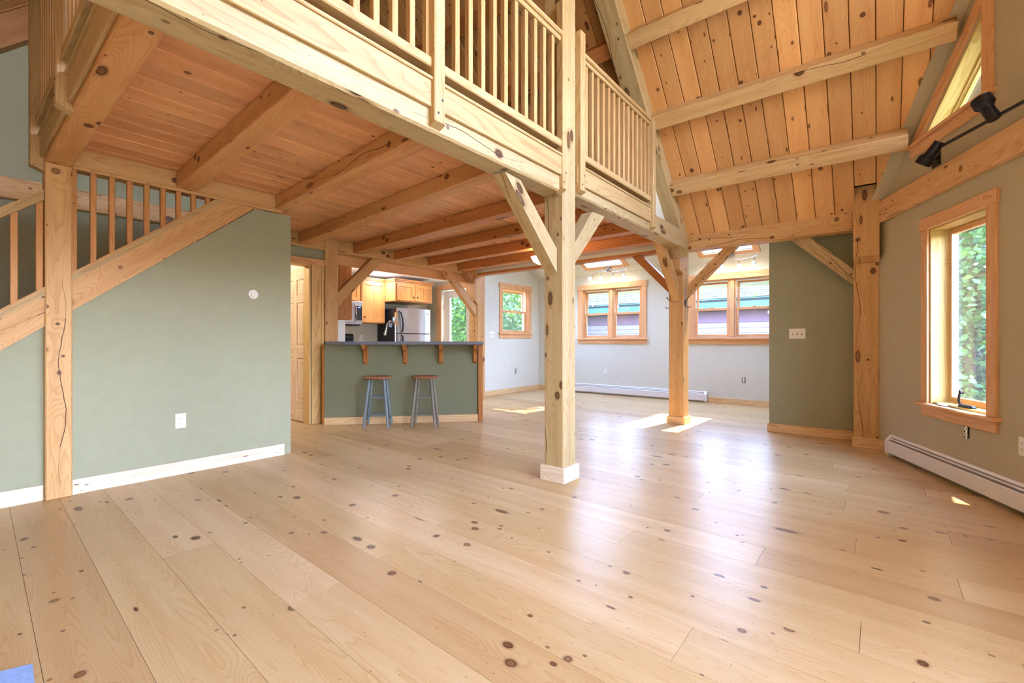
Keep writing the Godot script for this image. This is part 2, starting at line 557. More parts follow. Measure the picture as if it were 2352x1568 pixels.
# ---------------------------------------------------------------- walls
func build_walls() -> void:
	var NX := Vector3(1, 0, 0); var NZ := Vector3(0, 0, -1); var PZ := Vector3(0, 0, 1)
	# sage wall below the stairs; x runs towards -Z from z = 1.4
	wall("wall_stairs", Vector3(-4.38, 0, 1.4), NZ, [Vector2(0.4, 0), Vector2(3.375, 0), Vector2(3.375, 2.262), Vector2(3.14, 2.262), Vector2(0.4, 0.03)], [], 0.11, M.sage, "smooth sage green wall closing the space under the stairs")
	wall("wall_understairs", Vector3(-5.7, 0, -1.975), NX, rect(0, 0, 1.32, 2.262), [], 0.08, M.sage, "sage green wall closing the cupboard under the stairs")
	# gable wall on the left, behind the stairs, with the door opening
	wall("wall_left", Vector3(-5.7, 0, 1.4), NZ, [Vector2(-0.1, 0), Vector2(4.5, 0), Vector2(4.5, 2.3), Vector2(7.12, 2.3), Vector2(7.12, 2.42), Vector2(3.725, 5.84), Vector2(-0.1, 2.0)], [rect(3.42, -0.2, 4.325, 2.06)], 0.14, M.sage, "sage green gable wall behind the staircase")
	wall("wall_hall", Vector3(-8.0, 0, 0.2), NZ, rect(0, 0, 3.5, 2.5), [], 0.1, M.sage, "sage wall of the room beyond the open door")
	wall("wall_hall_side", Vector3(-5.84, 0, -0.3), Vector3(-1, 0, 0), rect(0, 0, 2.2, 2.5), [], 0.1, M.sage, "sage side wall of the room beyond the open door")
	solid(MB.new().span(Vector3(-8.0, 2.4, -3.1), Vector3(-5.84, 2.5, -0.3)), "ceiling_hall", M.white, "white ceiling of the room beyond the open door", "", "", "structure")
	# kitchen
	solid(MB.new().span(Vector3(-8.0, 0, -3.3), Vector3(-5.86, 2.35, -3.1)), "wall_kitchen_left", M.kitchen, "wall between the kitchen and the room beyond the door", "", "", "structure")
	solid(MB.new().span(Vector3(-7.25, 0, -3.59), Vector3(-5.99, 1.376, -3.3)), "wall_kitchen_splash", M.white, "white wall return under the oak end cabinet", "", "", "structure")
	wall("wall_kitchen_back", Vector3(-7.25, 0, -3.3), NZ, rect(0, 0, 2.95, 2.5), [], 0.15, M.kitchen, "beige kitchen wall behind the refrigerator")
	wall("wall_kitchen_door", Vector3(-7.25, 0, -6.2), NX, rect(-0.1, 0, 1.3, 2.5), [rect(0.41, -0.2, 1.24, 2.09)], 0.15, M.kitchen, "beige kitchen wall around the glazed back door")
	# dining lean-to
	var top := func(z: float) -> float: return 2.45 + 0.42 * (z + 8.35)
	wall("wall_dining_left", Vector3(-5.97, 0, -6.2), NZ, [Vector2(0, 0), Vector2(2.2, 0), Vector2(2.2, top.call(-8.4)), Vector2(0, top.call(-6.2))], [rect(0.875, 1.24, 1.755, 2.15)], 0.16, M.pale, "pale grey green end wall of the dining lean-to")
	wall("wall_back", Vector3(-6.12, 0, -8.35), NX, rect(0, 0, 6.4, 2.47), [rect(1.27, 1.13, 2.57, 2.13), rect(3.52, 1.13, 4.82, 2.13)], 0.16, M.pale, "pale grey green back wall with two pairs of windows")
	solid(MB.new().span(Vector3(0.06, 0, -8.4), Vector3(0.2, 3.5, -6.13)), "wall_dining_right", M.pale, "pale end wall of the dining lean-to beside the green partition", "", "", "structure")
	solid(MB.new().span(Vector3(-5.97, 2.3, -6.13), Vector3(0.2, 3.55, -5.97)), "wall_over_plate", M.pale, "pale wall above the long plate beam", "", "", "structure")
	solid(MB.new().span(Vector3(-1.02, 0, -6.25), Vector3(0.1, 2.3, -6.13)), "wall_partition", M.sage, "sage green partition beside the brown corner post", "", "", "structure")
	# loft infill
	wall("wall_loft_infill", Vector3(-1.99, 2.36, -4.62), NZ, [Vector2(0, 0), Vector2(0.98, 0), Vector2(0, 1.0)], [], 0.06, M.pale, "small pale triangular wall below the roof rafter")
	solid(MB.new().span(Vector3(-5.7, 2.44, -5.36), Vector3(-2.06, 2.72, -5.28)), "wall_loft_knee", M.pale, "low pale knee wall at the edge of the loft", "", "", "structure")
	# angled gable wall on the right: window, triangle window, and unseen glazing added for light
	var a := w_s(at_w(2135, 700)); var b := w_s(at_w(2272, 700))
	var t0 := at_w(2121, 318); var t1 := at_w(2266, 10)
	var sr := w_s(at_w(2262, 200)); var s0 := w_s(t0); var s1 := w_s(t1)
	var slope := (t1.y - t0.y) / (s1 - s0)
	var tri := [Vector2(s0, t0.y), Vector2(sr, t0.y), Vector2(sr, t0.y + slope * (sr - s0))]
	wall("wall_right", WP, WD, [Vector2(-0.35, 0), Vector2(7.9, 0), Vector2(7.9, 2.0), Vector2(3.728, 5.84), Vector2(-0.35, 2.1)],
		[rect(a, 0.56, b, 1.985), tri, [Vector2(2.5, 2.7), Vector2(4.7, 2.7), Vector2(4.7, 3.9), Vector2(3.728, 4.75), Vector2(2.5, 3.6)], rect(4.6, 0.1, 7.0, 2.1)], 0.17, M.taupe, "warm taupe angled gable wall with a tall window")
	wall("wall_rear", Vector3(3.2, 0, 1.4), Vector3(-1, 0, 0), rect(0, 0, 9.0, 2.2), [], 0.17, M.taupe, "taupe wall opposite the dining lean-to")
	# skirtings
	var f := func(x0: Vector3, x1: Vector3, called: String, mat: Material, label: String) -> void:
		solid(clear(Vector3.RIGHT if absf(x1.x - x0.x) > absf(x1.z - x0.z) else Vector3.BACK).span(x0, x1, 0.003), called, mat, label, "", "", "structure")
	f.call(Vector3(-4.38, 0, -1.99), Vector3(-4.362, 0.105, -0.54), "baseboard_stairs", M.whiteskirt, "whitewashed pine baseboard along the sage stair wall")
	f.call(Vector3(-4.38, 0, -0.40), Vector3(-4.362, 0.105, 1.0), "baseboard_stairs_near", M.whiteskirt, "whitewashed pine baseboard beside the slim stair post")
	f.call(Vector3(-2.33, 0, -8.35), Vector3(0.06, 0.1, -8.332), "baseboard_back", M.skirting, "pinkish pine baseboard at the end of the back heater")
	f.call(Vector3(-5.97, 0, -8.35), Vector3(-5.3, 0.1, -8.332), "baseboard_back_corner", M.skirting, "pine baseboard in the far corner of the lean-to")
	f.call(Vector3(-5.97, 0, -8.35), Vector3(-5.952, 0.1, -6.2), "baseboard_dining", M.skirting, "pine baseboard below the single sash window")
	f.call(Vector3(-1.04, 0, -6.13), Vector3(-0.2, 0.1, -6.112), "baseboard_partition", M.skirting, "pine baseboard on the green partition")
	f.call(Vector3(-1.04, 0, -6.25), Vector3(-1.02, 0.1, -6.112), "baseboard_partition_end", M.skirting, "pine baseboard round the end of the green partition")
	f.call(Vector3(-8.0, 0, -0.42), Vector3(-5.9, 0.1, -0.4), "baseboard_hall_side", M.whiteskirt, "white baseboard in the room beyond the door")
	f.call(Vector3(-8.0, 0, -3.1), Vector3(-7.98, 0.1, -0.4), "baseboard_hall", M.whiteskirt, "white baseboard on the far wall of the room beyond the door")
	# short skirting on the angled wall between the corner post and the heater
	var B := Basis(WD, Vector3.UP, WD.cross(Vector3.UP))
	solid(clear(WD).box(WP + WD * 0.08 + WN * 0.009 + Vector3(0, 0.05, 0), Vector3(0.3, 0.1, 0.018), 0.003, B), "baseboard_right", M.skirting, "short pine baseboard between corner post and long heater", "", "", "structure")

# ---------------------------------------------------------------- ceilings
func roof_limit(x: float) -> float:
	return -5.571 + (x + 0.013) / 0.453
func build_ceilings() -> void:
	var step := 0.1675
	# far slope: y = z + 8.13 ; near slope: y = -z + 3.48 ; ridge z = -2.325
	for side in 2:
		var ce := Node3D.new()
		ce.name = ["ceiling_far", "ceiling_near"][side]
		add_child(ce)
		tag(ce, ["knotty pine roof boards sloping up from the plate beam", "knotty pine roof boards sloping down over the stairs"][side], "", "", "structure")
		var up := Vector3(0, 1, -1).normalized() if side == 0 else Vector3(0, 1, 1).normalized()
		var P := func(x: float, z: float) -> Vector3: return Vector3(x, z + 8.13 if side == 0 else -z + 3.48, z)
		var zr := -2.325
		var z_eave := -5.8 if side == 0 else 1.45
		var k0 := int(floor((-5.72 + 1.699) / step)); var k1 := int(ceil((3.1 + 1.699) / step))
		for k in range(k0, k1):
			var x0 := -1.699 + k * step + 0.0025; var x1 := x0 + step - 0.005
			var za := z_eave; var zb := z_eave
			var zc := zr; var zd := zr
			if side == 0:
				za = maxf(z_eave, roof_limit(x0)) if x0 > -0.15 else z_eave
				zb = maxf(z_eave, roof_limit(x1)) if x1 > -0.15 else z_eave
				if x1 < -1.95:
					za = -5.36; zb = -5.36
				elif x1 > -0.1 and x0 < -0.05:
					za = maxf(za, -5.55); zb = maxf(zb, -5.55)
				if za >= zr or zb >= zr: continue
			else:
				if x1 > 3.1: continue
				zc = maxf(zr, roof_limit(x0)) if x0 > 0.02 else zr
				zd = maxf(zr, roof_limit(x1)) if x1 > 0.02 else zr
			var gr := Vector3(0, 1, 1).normalized() if side == 0 else Vector3(0, 1, -1).normalized()
			var mb := board(gr)
			# rounded arrises: a narrow bevel on each long side
			var bev := 0.006
			var lo := [P.call(x0 + bev, za), P.call(x1 - bev, zb), P.call(x1 - bev, zd), P.call(x0 + bev, zc)]
			var hi := [P.call(x0, za) + up * bev, P.call(x1, zb) + up * bev, P.call(x1, zd) + up * bev, P.call(x0, zc) + up * bev]
			mb.face(lo, -up)
			mb.face([lo[0], lo[3], hi[3], hi[0]], (-up + Vector3.LEFT).normalized())
			mb.face([lo[1], lo[2], hi[2], hi[1]], (-up + Vector3.RIGHT).normalized())
			mb.prism(hi, up * 0.014)
			part(mb, "plank", M.roof[rng.randi() % 5], ce)
		if side == 0:
			var ep := []
			for q in [[-5.7, 0], [-5.7, 1], [-2.34, 1], [-2.34, 0]]:
				var zz: float = q[0]
				ep.append(P.call(0.04 + 0.43 * (zz + 5.75) if q[1] == 1 else -0.013 + 0.453 * (zz + 5.571), zz))
			part(MB.new().prism(ep, up * 0.015), "edge_panel", M.taupe, ce, false, "plastered strip between the roof boards and the gable")
		# roof deck above the boards, overhang added past the gable to shade its windows
		var dk := MB.new()
		var o := up * 0.021
		if side == 0:
			dk.prism([P.call(-5.95, -5.36) + o, P.call(-1.95, -5.36) + o, P.call(-1.95, zr) + o, P.call(-5.95, zr) + o], up * 0.2)
			dk.prism([P.call(-1.95, z_eave) + o, P.call(-0.3, z_eave) + o, P.call(-0.3, zr) + o, P.call(-1.95, zr) + o], up * 0.2)
			dk.prism([P.call(-0.4, -5.82) + up * 0.13, P.call(0.6, -5.82) + up * 0.13, P.call(0.6, -5.3) + up * 0.13, P.call(-0.4, -5.3) + up * 0.13], up * 0.12)
			dk.prism([P.call(-0.3, -5.54) + o, P.call(1.15, -5.54) + o, P.call(2.5, zr) + o, P.call(-0.3, zr) + o], up * 0.2)
		else:
			dk.prism([P.call(-5.95, zr) + o, P.call(2.5, zr) + o, P.call(4.1, z_eave) + o, P.call(-5.95, z_eave) + o], up * 0.2)
		part(dk, "deck", M.subfloor, ce)
	# kitchen ceiling
	solid(MB.new().span(Vector3(-7.3, 2.24, -6.25), Vector3(-5.87, 2.38, -3.3)), "ceiling_kitchen", M.white, "flat white kitchen ceiling with recessed lights", "", "", "structure")
	# lean-to ceiling with two skylights; eave overhang added to shade the back windows
	var yd := Vector3(0, 0.42, 1.0).normalized()
	var k := yd.z
	var ho := func(x0: float, x1: float) -> Array: return rect(x0 + 6.2, 0.26 / k, x1 + 6.2, 1.34 / k)
	wall("ceiling_dining", Vector3(-6.2, 2.45, -8.35), Vector3(1, 0, 0), rect(0, -0.95, 6.45, 2.62), [ho.call(-4.575, -3.815), ho.call(-2.335, -1.575)], 0.2, M.pale, "pale sloping ceiling of the dining lean-to with skylights", yd)
	# loft deck seen from below: boards along Z
	var ld := Node3D.new()
	ld.name = "ceiling_loft"
	add_child(ld)
	tag(ld, "reddish pine boards under the loft floor above the joists", "", "", "structure")
	var x := -5.66 + 0.055
	while x < -2.0:
		var z0 := -0.42 if x > -4.52 else -1.93
		var mb := board(Vector3.BACK)
		mb.box(Vector3(x + step * 0.5, 2.427, (z0 - 6.0) * 0.5), Vector3(step - 0.004, 0.02, absf(z0 + 6.0)), 0.0065)
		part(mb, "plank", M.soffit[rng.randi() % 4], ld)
		x += step
	part(MB.new().span(Vector3(-5.66, 2.438, -6.0), Vector3(-2.0, 2.452, -1.93)), "subfloor", M.subfloor, ld)
	part(MB.new().span(Vector3(-4.36, 2.438, -1.93), Vector3(-2.0, 2.452, -0.42)), "subfloor", M.subfloor, ld)

# ---------------------------------------------------------------- timber frame
func timber(a: Vector3, b: Vector3, called: String, mat: Material, label: String, category: String, ch := 0.007) -> MeshInstance3D:
	var d := (b - a).abs()
	var g := Vector3.RIGHT if d.x > d.y and d.x > d.z else (Vector3.UP if d.y > d.z else Vector3.BACK)
	return solid(wood(g).span(a, b, ch), called, mat, label, category)
# a brace: its outline on the plane of its near face, then its thickness
func brace(p: Array, ext: Vector3, mat: Material, label: String) -> void:
	var g: Vector3 = ((p[0] + p[1]) * 0.5 - (p[2] + p[3]) * 0.5).normalized()
	solid(wood(g).prism(p, ext), "knee_brace", mat, label, "brace")
# a post with a deeper shouldered head (front at z_lo below, z_hi above)
func jowl_post(x0: float, x1: float, z_back: float, z_lo: float, z_hi: float, y_sh: float, y_top: float, called: String, mat: Material, label: String) -> void:
	var mb := wood(Vector3.UP)
	mb.span(Vector3(x0, 0, z_back), Vector3(x1, y_sh, z_lo), 0.006)
	mb.prism([Vector3(x0, y_sh, z_back), Vector3(x0, y_sh, z_lo), Vector3(x0, y_sh + 0.05, z_hi), Vector3(x0, y_top, z_hi), Vector3(x0, y_top, z_back)], Vector3(x1 - x0, 0, 0))
	solid(mb, called, mat, label, "post")
func plinth(c: Vector3, w: float, d: float, h: float, t: float, mat: Material, label: String) -> void:
	# four mitred boards round the foot of a post
	var o := thing("post_skirt", label, "skirting", c)
	for s in [-1.0, 1.0]:
		part(clear(Vector3.RIGHT).box(Vector3(0, h / 2, s * (d / 2 + t / 2)), Vector3(w + 2 * t, h, t), 0.002), "board", mat, o, true)
		part(clear(Vector3.BACK).box(Vector3(s * (w / 2 + t / 2), h / 2, 0), Vector3(t, h, d), 0.002), "board", mat, o, true)

func build_frame() -> void:
	# central post runs up to the roof
	timber(Vector3(-2.026, 0, -3.087), Vector3(-1.853, 5.1, -2.905), "timber_post", M.post, "tall checked timber post in the middle of the room carrying the loft beam", "post")
	plinth(Vector3(-1.9395, 0, -2.996), 0.173, 0.182, 0.115, 0.022, M.whiteskirt, "whitish skirting boards round the tall middle post")
	# far post with a shouldered head
	jowl_post(-2.150, -1.958, -6.13, -5.93, -5.78, 1.93, 2.25, "timber_post", M.hookpost, "timber post with coat hooks at the edge of the dining lean-to")
	plinth(Vector3(-2.054, 0, -6.03), 0.192, 0.2, 0.09, 0.02, M.skirting, "pine skirting boards round the coat hook post")
	# slim post at the stairs
	timber(Vector3(-4.47, 0, -0.537), Vector3(-4.33, 2.27, -0.404), "timber_post", M.girt, "slim knotty pine post in front of the stairs", "post")
	# kitchen posts
	timber(Vector3(-5.84, 1.06, -3.285), Vector3(-5.65, 2.44, -3.10), "timber_post", M.girt, "pine post standing at the left end of the bar countertop", "post")
	jowl_post(-5.86, -5.65, -6.205, -6.0, -5.93, 1.75, 2.44, "timber_post", M.girt, "pine post with a shouldered head between kitchen and dining lean-to")
	# brown corner post
	jowl_post(-0.205, 0.0, -6.13, -5.80, -5.68, 1.86, 2.6, "timber_post", M.hookpost, "brown checked corner post beside the tall window")
	plinth(Vector3(-0.1, 0, -5.965), 0.2, 0.33, 0.1, 0.02, M.skirting, "pine skirting boards round the brown corner post")
	# long beam of the loft: two lengths meeting at the middle post
	timber(Vector3(-2.03, 2.185, -2.905), Vector3(-1.853, 2.42, -0.1), "loft_beam", M.beam, "heavy pale knotty beam under the loft railing, from the middle post to the stairs", "beam", 0.012)
	timber(Vector3(-2.03, 2.215, -5.93), Vector3(-1.853, 2.42, -3.087), "loft_beam", M.beam, "heavy pale beam under the loft railing, from the middle post to the coat hook post", "beam", 0.012)
	# trim boards nailed on the beams
	solid(clear(Vector3.BACK).span(Vector3(-1.853, 2.302, -2.86), Vector3(-1.832, 2.44, -0.1), 0.003), "trim_1", M.rail, "straw coloured trim board on the near length of the loft beam", "", "", "structure")
	solid(clear(Vector3.BACK).span(Vector3(-1.853, 2.302, -4.62), Vector3(-1.832, 2.44, -3.09), 0.003), "trim_2", M.rail, "straw coloured trim board on the far length of the loft beam", "", "", "structure")
	solid(clear(Vector3.BACK).span(Vector3(-1.88, 2.44, -2.86), Vector3(-1.822, 2.458, -0.1), 0.004), "trim_3", M.rail, "thin nosing on top of the near loft trim board", "", "", "structure")
	solid(clear(Vector3.BACK).span(Vector3(-1.88, 2.44, -4.62), Vector3(-1.822, 2.458, -3.09), 0.004), "trim_4", M.rail, "thin nosing on top of the far loft trim board", "", "", "structure")
	# end beam of the loft over the stairs
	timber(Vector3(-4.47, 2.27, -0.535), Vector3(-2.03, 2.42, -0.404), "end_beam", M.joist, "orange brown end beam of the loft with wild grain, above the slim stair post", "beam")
	timber(Vector3(-4.48, 2.27, -1.96), Vector3(-4.34, 2.42, -0.537), "stair_header", M.girt, "pale header beam above the stair balusters", "beam")
	solid(clear(Vector3.BACK).span(Vector3(-4.335, 2.262, -1.9), Vector3(-4.35, 2.285, -0.537), 0.003), "trim_5", M.girt, "narrow lip along the bottom of the stair header", "", "", "structure")
	# girt over kitchen and door, continuing as the wall beam behind the stairs
	timber(Vector3(-5.84, 2.262, -3.10), Vector3(-5.65, 2.44, 1.4), "wall_beam", M.girt, "long wall beam behind the stairs and above the open door", "beam")
	timber(Vector3(-5.84, 2.262, -6.0), Vector3(-5.65, 2.44, -3.285), "kitchen_beam", M.girt, "pine beam above the bar between the two kitchen posts", "beam")
	# header board behind the kitchen beam
	solid(clear(Vector3.BACK).span(Vector3(-5.87, 2.125, -5.93), Vector3(-5.82, 2.262, -3.285), 0.003), "trim_6", M.casing, "fir header board below the kitchen beam", "", "", "structure")
	# joists
	var z_left := [-1.135, -1.894, -2.739, -3.504, -4.176, -4.844, -5.504]
	var z_right := [-1.04, -1.75, -2.44, -3.28, -4.03, -4.74, -5.43]
	var names := ["first joist from the stairs, ending on the pale stair header", "second joist, at the end of the stair header", "third joist, ending above the open door", "fourth joist, just past the left kitchen post", "fifth joist, above the left end of the bar", "sixth joist, above the middle of the bar", "seventh joist, nearest the right kitchen post"]
	for i in 7:
		var xl := -4.34 if i < 1 else (-4.34 if i == 1 else -5.65)
		var a := Vector3(xl, 2.352, z_left[i] - 0.072)
		var b := Vector3(-2.03, 2.352, z_right[i] - 0.072)
		var d := (b - a).normalized()
		var mb := wood(d)
		mb.box((a + b) * 0.5, Vector3(a.distance_to(b), 0.128, 0.142), 0.006, Basis(d, Vector3.UP, d.cross(Vector3.UP)))
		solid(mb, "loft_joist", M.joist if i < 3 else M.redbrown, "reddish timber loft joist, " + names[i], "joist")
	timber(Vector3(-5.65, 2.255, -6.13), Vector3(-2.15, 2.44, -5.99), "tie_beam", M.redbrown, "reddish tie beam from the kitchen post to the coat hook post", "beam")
	# plate beam
	timber(Vector3(-1.958, 2.2, -5.95), Vector3(-0.205, 2.385, -5.76), "plate_beam", M.hookpost, "brown plate beam at the foot of the roof slope", "beam")
	var pb := wood(Vector3.RIGHT).span(Vector3(-1.955, 2.196, -5.77), Vector3(-1.63, 2.275, -5.752), 0.002)
	solid(pb, "scarf_block", M.hookpost, "small block let into the plate beam at the coat hook post", "block")
	# rafter rising from the coat hook post
	var z0 := -5.76; var z1 := -2.33
	var raft := wood(Vector3(0, 1, 1).normalized())
	raft.prism([Vector3(-2.03, z0 + 7.88, z0), Vector3(-2.03, z1 + 7.88, z1), Vector3(-2.03, z1 + 8.128, z1), Vector3(-2.03, z0 + 8.128, z0)], Vector3(0.18, 0, 0))
	solid(raft, "principal_rafter", M.post, "olive toned principal rafter rising behind the loft railing", "rafter")
	# second rafter against the left gable, far slope, and the near slope one
	raft = wood(Vector3(0, 1, 1).normalized())
	raft.prism([Vector3(-5.7, z0 + 7.88, z0), Vector3(-5.7, z1 + 7.88, z1), Vector3(-5.7, z1 + 8.128, z1), Vector3(-5.7, z0 + 8.128, z0)], Vector3(0.16, 0, 0))
	solid(raft, "gable_rafter", M.brown, "brown rafter against the left gable behind the loft", "rafter")
	raft = wood(Vector3(0, 1, -1).normalized())
	raft.prism([Vector3(-5.7, 3.19 - 1.3, 1.3), Vector3(-5.7, 3.19 + 2.33, -2.33), Vector3(-5.7, 3.475 + 2.33, -2.33), Vector3(-5.7, 3.475 - 1.3, 1.3)], Vector3(0.12, 0, 0))
	solid(raft, "gable_rafter", M.brown, "brown rafter along the gable high above the stairs", "rafter")
	# purlins under the roof boards, in two lengths each side of the rafter
	var nrm := Vector3(0, -1, 1).normalized(); var slp := Vector3(0, 1, 1).normalized()
	var pz := [-5.208, -4.655, -4.09, -3.53, -2.97]
	var pn := ["lowest purlin, just above the plate beam", "second purlin up the roof slope", "third purlin up the roof slope", "fourth purlin up the roof slope", "highest purlin, near the ridge"]
	for i in 5:
		var zc: float = pz[i]
		# lower edge of the bottom face at (zc, zc + 7.93)
		var c := Vector3(0, zc + 7.93, zc) + slp * 0.07 - nrm * 0.07
		for part_no in 2:
			var xa := -1.85 if part_no == 0 else -5.54
			var xb := -0.013 + 0.453 * (zc + 5.571 + 0.09) if part_no == 0 else -2.03
			var mb := wood(Vector3.RIGHT)
			mb.box(Vector3((xa + xb) * 0.5, c.y, c.z), Vector3(xb - xa, 0.14, 0.14), 0.006, Basis(Vector3.RIGHT, slp, Vector3.RIGHT.cross(slp)))
			solid(mb, "roof_purlin", M.purlin if part_no == 0 else M.redbrown, ("pale " if part_no == 0 else "dark ") + pn[i] + (", between rafter and gable" if part_no == 0 else ", over the loft"), "purlin")
	# wall girt on the right gable
	var B := Basis(WD, Vector3.UP, WD.cross(Vector3.UP))
	var ga := at_w(2016, 490); var sg := w_s(ga)
	solid(wood(WD).box(WP + WD * (sg + 2.6) * 0.5 + WD * (sg * 0.5 + 0.04) + Vector3(0, 2.325, 0) + WN * 0.025, Vector3(2.6, 0.2, 0.05), 0.004, B), "gable_girt", M.wallbeam, "knotty wall beam crossing the taupe gable above the tall window", "beam")
	# braces
	var X := func(x: float, a: Array) -> Array:
		var o := []
		for q: Vector2 in a: o.append(at_x(q.x, q.y, x))
		return o
	var Z := func(z: float, a: Array) -> Array:
		var o := []
		for q: Vector2 in a: o.append(at_z(q.x, q.y, z))
		return o
	brace(X.call(-1.885, [Vector2(1160, 394), Vector2(1196, 414), Vector2(1279, 572), Vector2(1279, 626)]), Vector3(-0.1, 0, 0), M.brace, "pale knee brace from the middle post up to the near loft beam")
	brace(X.call(-1.885, [Vector2(1360, 486), Vector2(1388, 497), Vector2(1321, 604), Vector2(1321, 557)]), Vector3(-0.1, 0, 0), M.brace, "pale knee brace from the middle post up to the far loft beam")
	brace(X.call(-2.0, [Vector2(1519, 554), Vector2(1532, 560), Vector2(1561, 654), Vector2(1561, 690)]), Vector3(-0.1, 0, 0), M.girt, "light knee brace from the coat hook post up to the loft beam")
	brace(Z.call(-6.0, [Vector2(1451, 590), Vector2(1474, 588), Vector2(1538, 651), Vector2(1539, 675)]), Vector3(0, 0, -0.1), M.redbrown, "red brown knee brace from the coat hook post up to the tie beam")
	brace(Z.call(-5.9, [Vector2(1664, 566), Vector2(1696, 561), Vector2(1580, 680), Vector2(1577, 656)]), Vector3(0, 0, -0.1), M.hookpost, "brown knee brace from the coat hook post up to the plate beam")
	brace(Z.call(-5.9, [Vector2(1812, 547), Vector2(1856, 542), Vector2(1966, 622), Vector2(1966, 658)]), Vector3(0, 0, -0.1), M.brace, "pale knee brace from the brown corner post up to the plate beam")
	brace(X.call(-5.66, [Vector2(855, 594), Vector2(881, 598), Vector2(776, 705), Vector2(776, 672)]), Vector3(-0.09, 0, 0), M.girt, "pine knee brace from the left kitchen post up to the beam")
	brace(X.call(-5.66, [Vector2(1019, 618), Vector2(1036, 621), Vector2(1094.5, 703), Vector2(1094.5, 726)]), Vector3(-0.09, 0, 0), M.girt, "pine knee brace from the right kitchen post up to the beam")

# ---------------------------------------------------------------- loft railing
func newel(c: Vector3, w: Vector3, y0: float, y1: float, o: Node3D, out: Vector3) -> void:
	# flat newel board with a chamfered foot that overhangs the trim, and two plugged screw holes
	var side := Vector3(w.x * 0.5, 0, w.z * 0.5)
	var mb := clear(Vector3.UP)
	mb.box(Vector3(c.x, (y0 + y1) * 0.5, c.z), Vector3(w.x, y1 - y0, w.z), 0.005)
	var half := absf(out.dot(side)) ; var wide := (side - out * out.dot(side)).length()
	var across := out.cross(Vector3.UP)
	var f := Vector3(c.x, y0, c.z)
	mb.prism([f - across * wide - out * half, f - across * wide + out * half, f - across * wide - out * half - Vector3(0, 0.03, 0)], across * wide * 2.0)
	part(mb, "newel", M.rail, o)
	for k in 2:
		var h := f + out * (half - 0.001) + Vector3(0, 0.05 + 0.075 * k, 0) + across * (0.012 if k == 0 else -0.016)
		part(MB.new().rod(h, h + out * 0.002, 0.007, 0.007, 10), "screw_hole", M.slot, o)
func rail_run(o: Node3D, z0: float, z1: float, balusters: Array) -> void:
	part(clear(Vector3.BACK).span(Vector3(-1.905, 2.512, z1), Vector3(-1.832, 2.566, z0), 0.006), "bottom_rail", M.rail, o)
	part(clear(Vector3.BACK).span(Vector3(-1.91, 3.335, z1), Vector3(-1.822, 3.37, z0), 0.008), "top_rail", M.rail, o)
	part(clear(Vector3.BACK).span(Vector3(-1.895, 3.30, z1), Vector3(-1.84, 3.335, z0), 0.004), "sub_rail", M.rail, o)
	for z: float in balusters:
		part(clear(Vector3.UP).span(Vector3(-1.888, 2.55, z - 0.0175), Vector3(-1.852, 3.31, z + 0.0175), 0.003), "baluster", M.baluster, o)
func build_loft_rails() -> void:
	var a := thing("balcony_railing", "loft railing with square balusters over the near half of the long beam", "railing", Vector3(-1.86, 2.44, -1.5))
	rail_run(a, -0.36, -1.61, range(12).map(func(i): return -1.594 + i * 0.1065))
	rail_run(a, -1.66, -2.9, range(11).map(func(i): return -1.806 - i * 0.1075))
	newel(Vector3(-1.845, 0, -1.634), Vector3(0.075, 0, 0.075), 2.222, 3.6, a, Vector3.RIGHT)
	newel(Vector3(-1.85, 0, -2.879), Vector3(0.06, 0, 0.05), 2.2, 3.6, a, Vector3.RIGHT)
	newel(Vector3(-1.845, 0, -0.36), Vector3(0.075, 0, 0.075), 2.222, 3.6, a, Vector3.RIGHT)
	var b := thing("balcony_railing", "loft railing with square balusters between the tall post and the roof slope", "railing", Vector3(-1.86, 2.44, -3.8))
	rail_run(b, -3.12, -4.56, range(14).map(func(i): return -3.265 - i * 0.0995))
	newel(Vector3(-1.845, 0, -3.13), Vector3(0.075, 0, 0.075), 2.245, 3.50, b, Vector3.RIGHT)
	newel(Vector3(-1.845, 0, -4.585), Vector3(0.075, 0, 0.07), 2.245, 3.375, b, Vector3.RIGHT)
	# short railing along the end beam, above the stairs
	var c := thing("balcony_railing", "loft railing along the orange end beam above the stairs", "railing", Vector3(-3.2, 2.44, -0.38))
	part(clear(Vector3.RIGHT).span(Vector3(-4.45, 2.302, -0.404), Vector3(-1.9, 2.44, -0.384), 0.003), "trim_board", M.rail, c)
	part(clear(Vector3.RIGHT).span(Vector3(-4.45, 2.44, -0.42), Vector3(-1.9, 2.458, -0.374), 0.003), "nosing", M.rail, c)
	for run in [[-4.40, -3.33], [-3.28, -1.93]]:
		part(clear(Vector3.RIGHT).span(Vector3(run[0], 2.512, -0.43), Vector3(run[1], 2.566, -0.362), 0.005), "bottom_rail", M.rail, c)
		part(clear(Vector3.RIGHT).span(Vector3(run[0], 3.335, -0.44), Vector3(run[1], 3.37, -0.352), 0.005), "top_rail", M.rail, c)
		var x: float = run[0] + 0.1
		while x < run[1] - 0.04:
			part(clear(Vector3.UP).span(Vector3(x - 0.018, 2.55, -0.414), Vector3(x + 0.018, 3.34, -0.378), 0.003), "baluster", M.baluster, c)
			x += 0.107
	newel(Vector3(-3.305, 0, -0.375), Vector3(0.075, 0, 0.065), 2.29, 3.6, c, Vector3.BACK)
	newel(Vector3(-4.42, 0, -0.375), Vector3(0.08, 0, 0.075), 2.245, 3.8, c, Vector3.BACK)

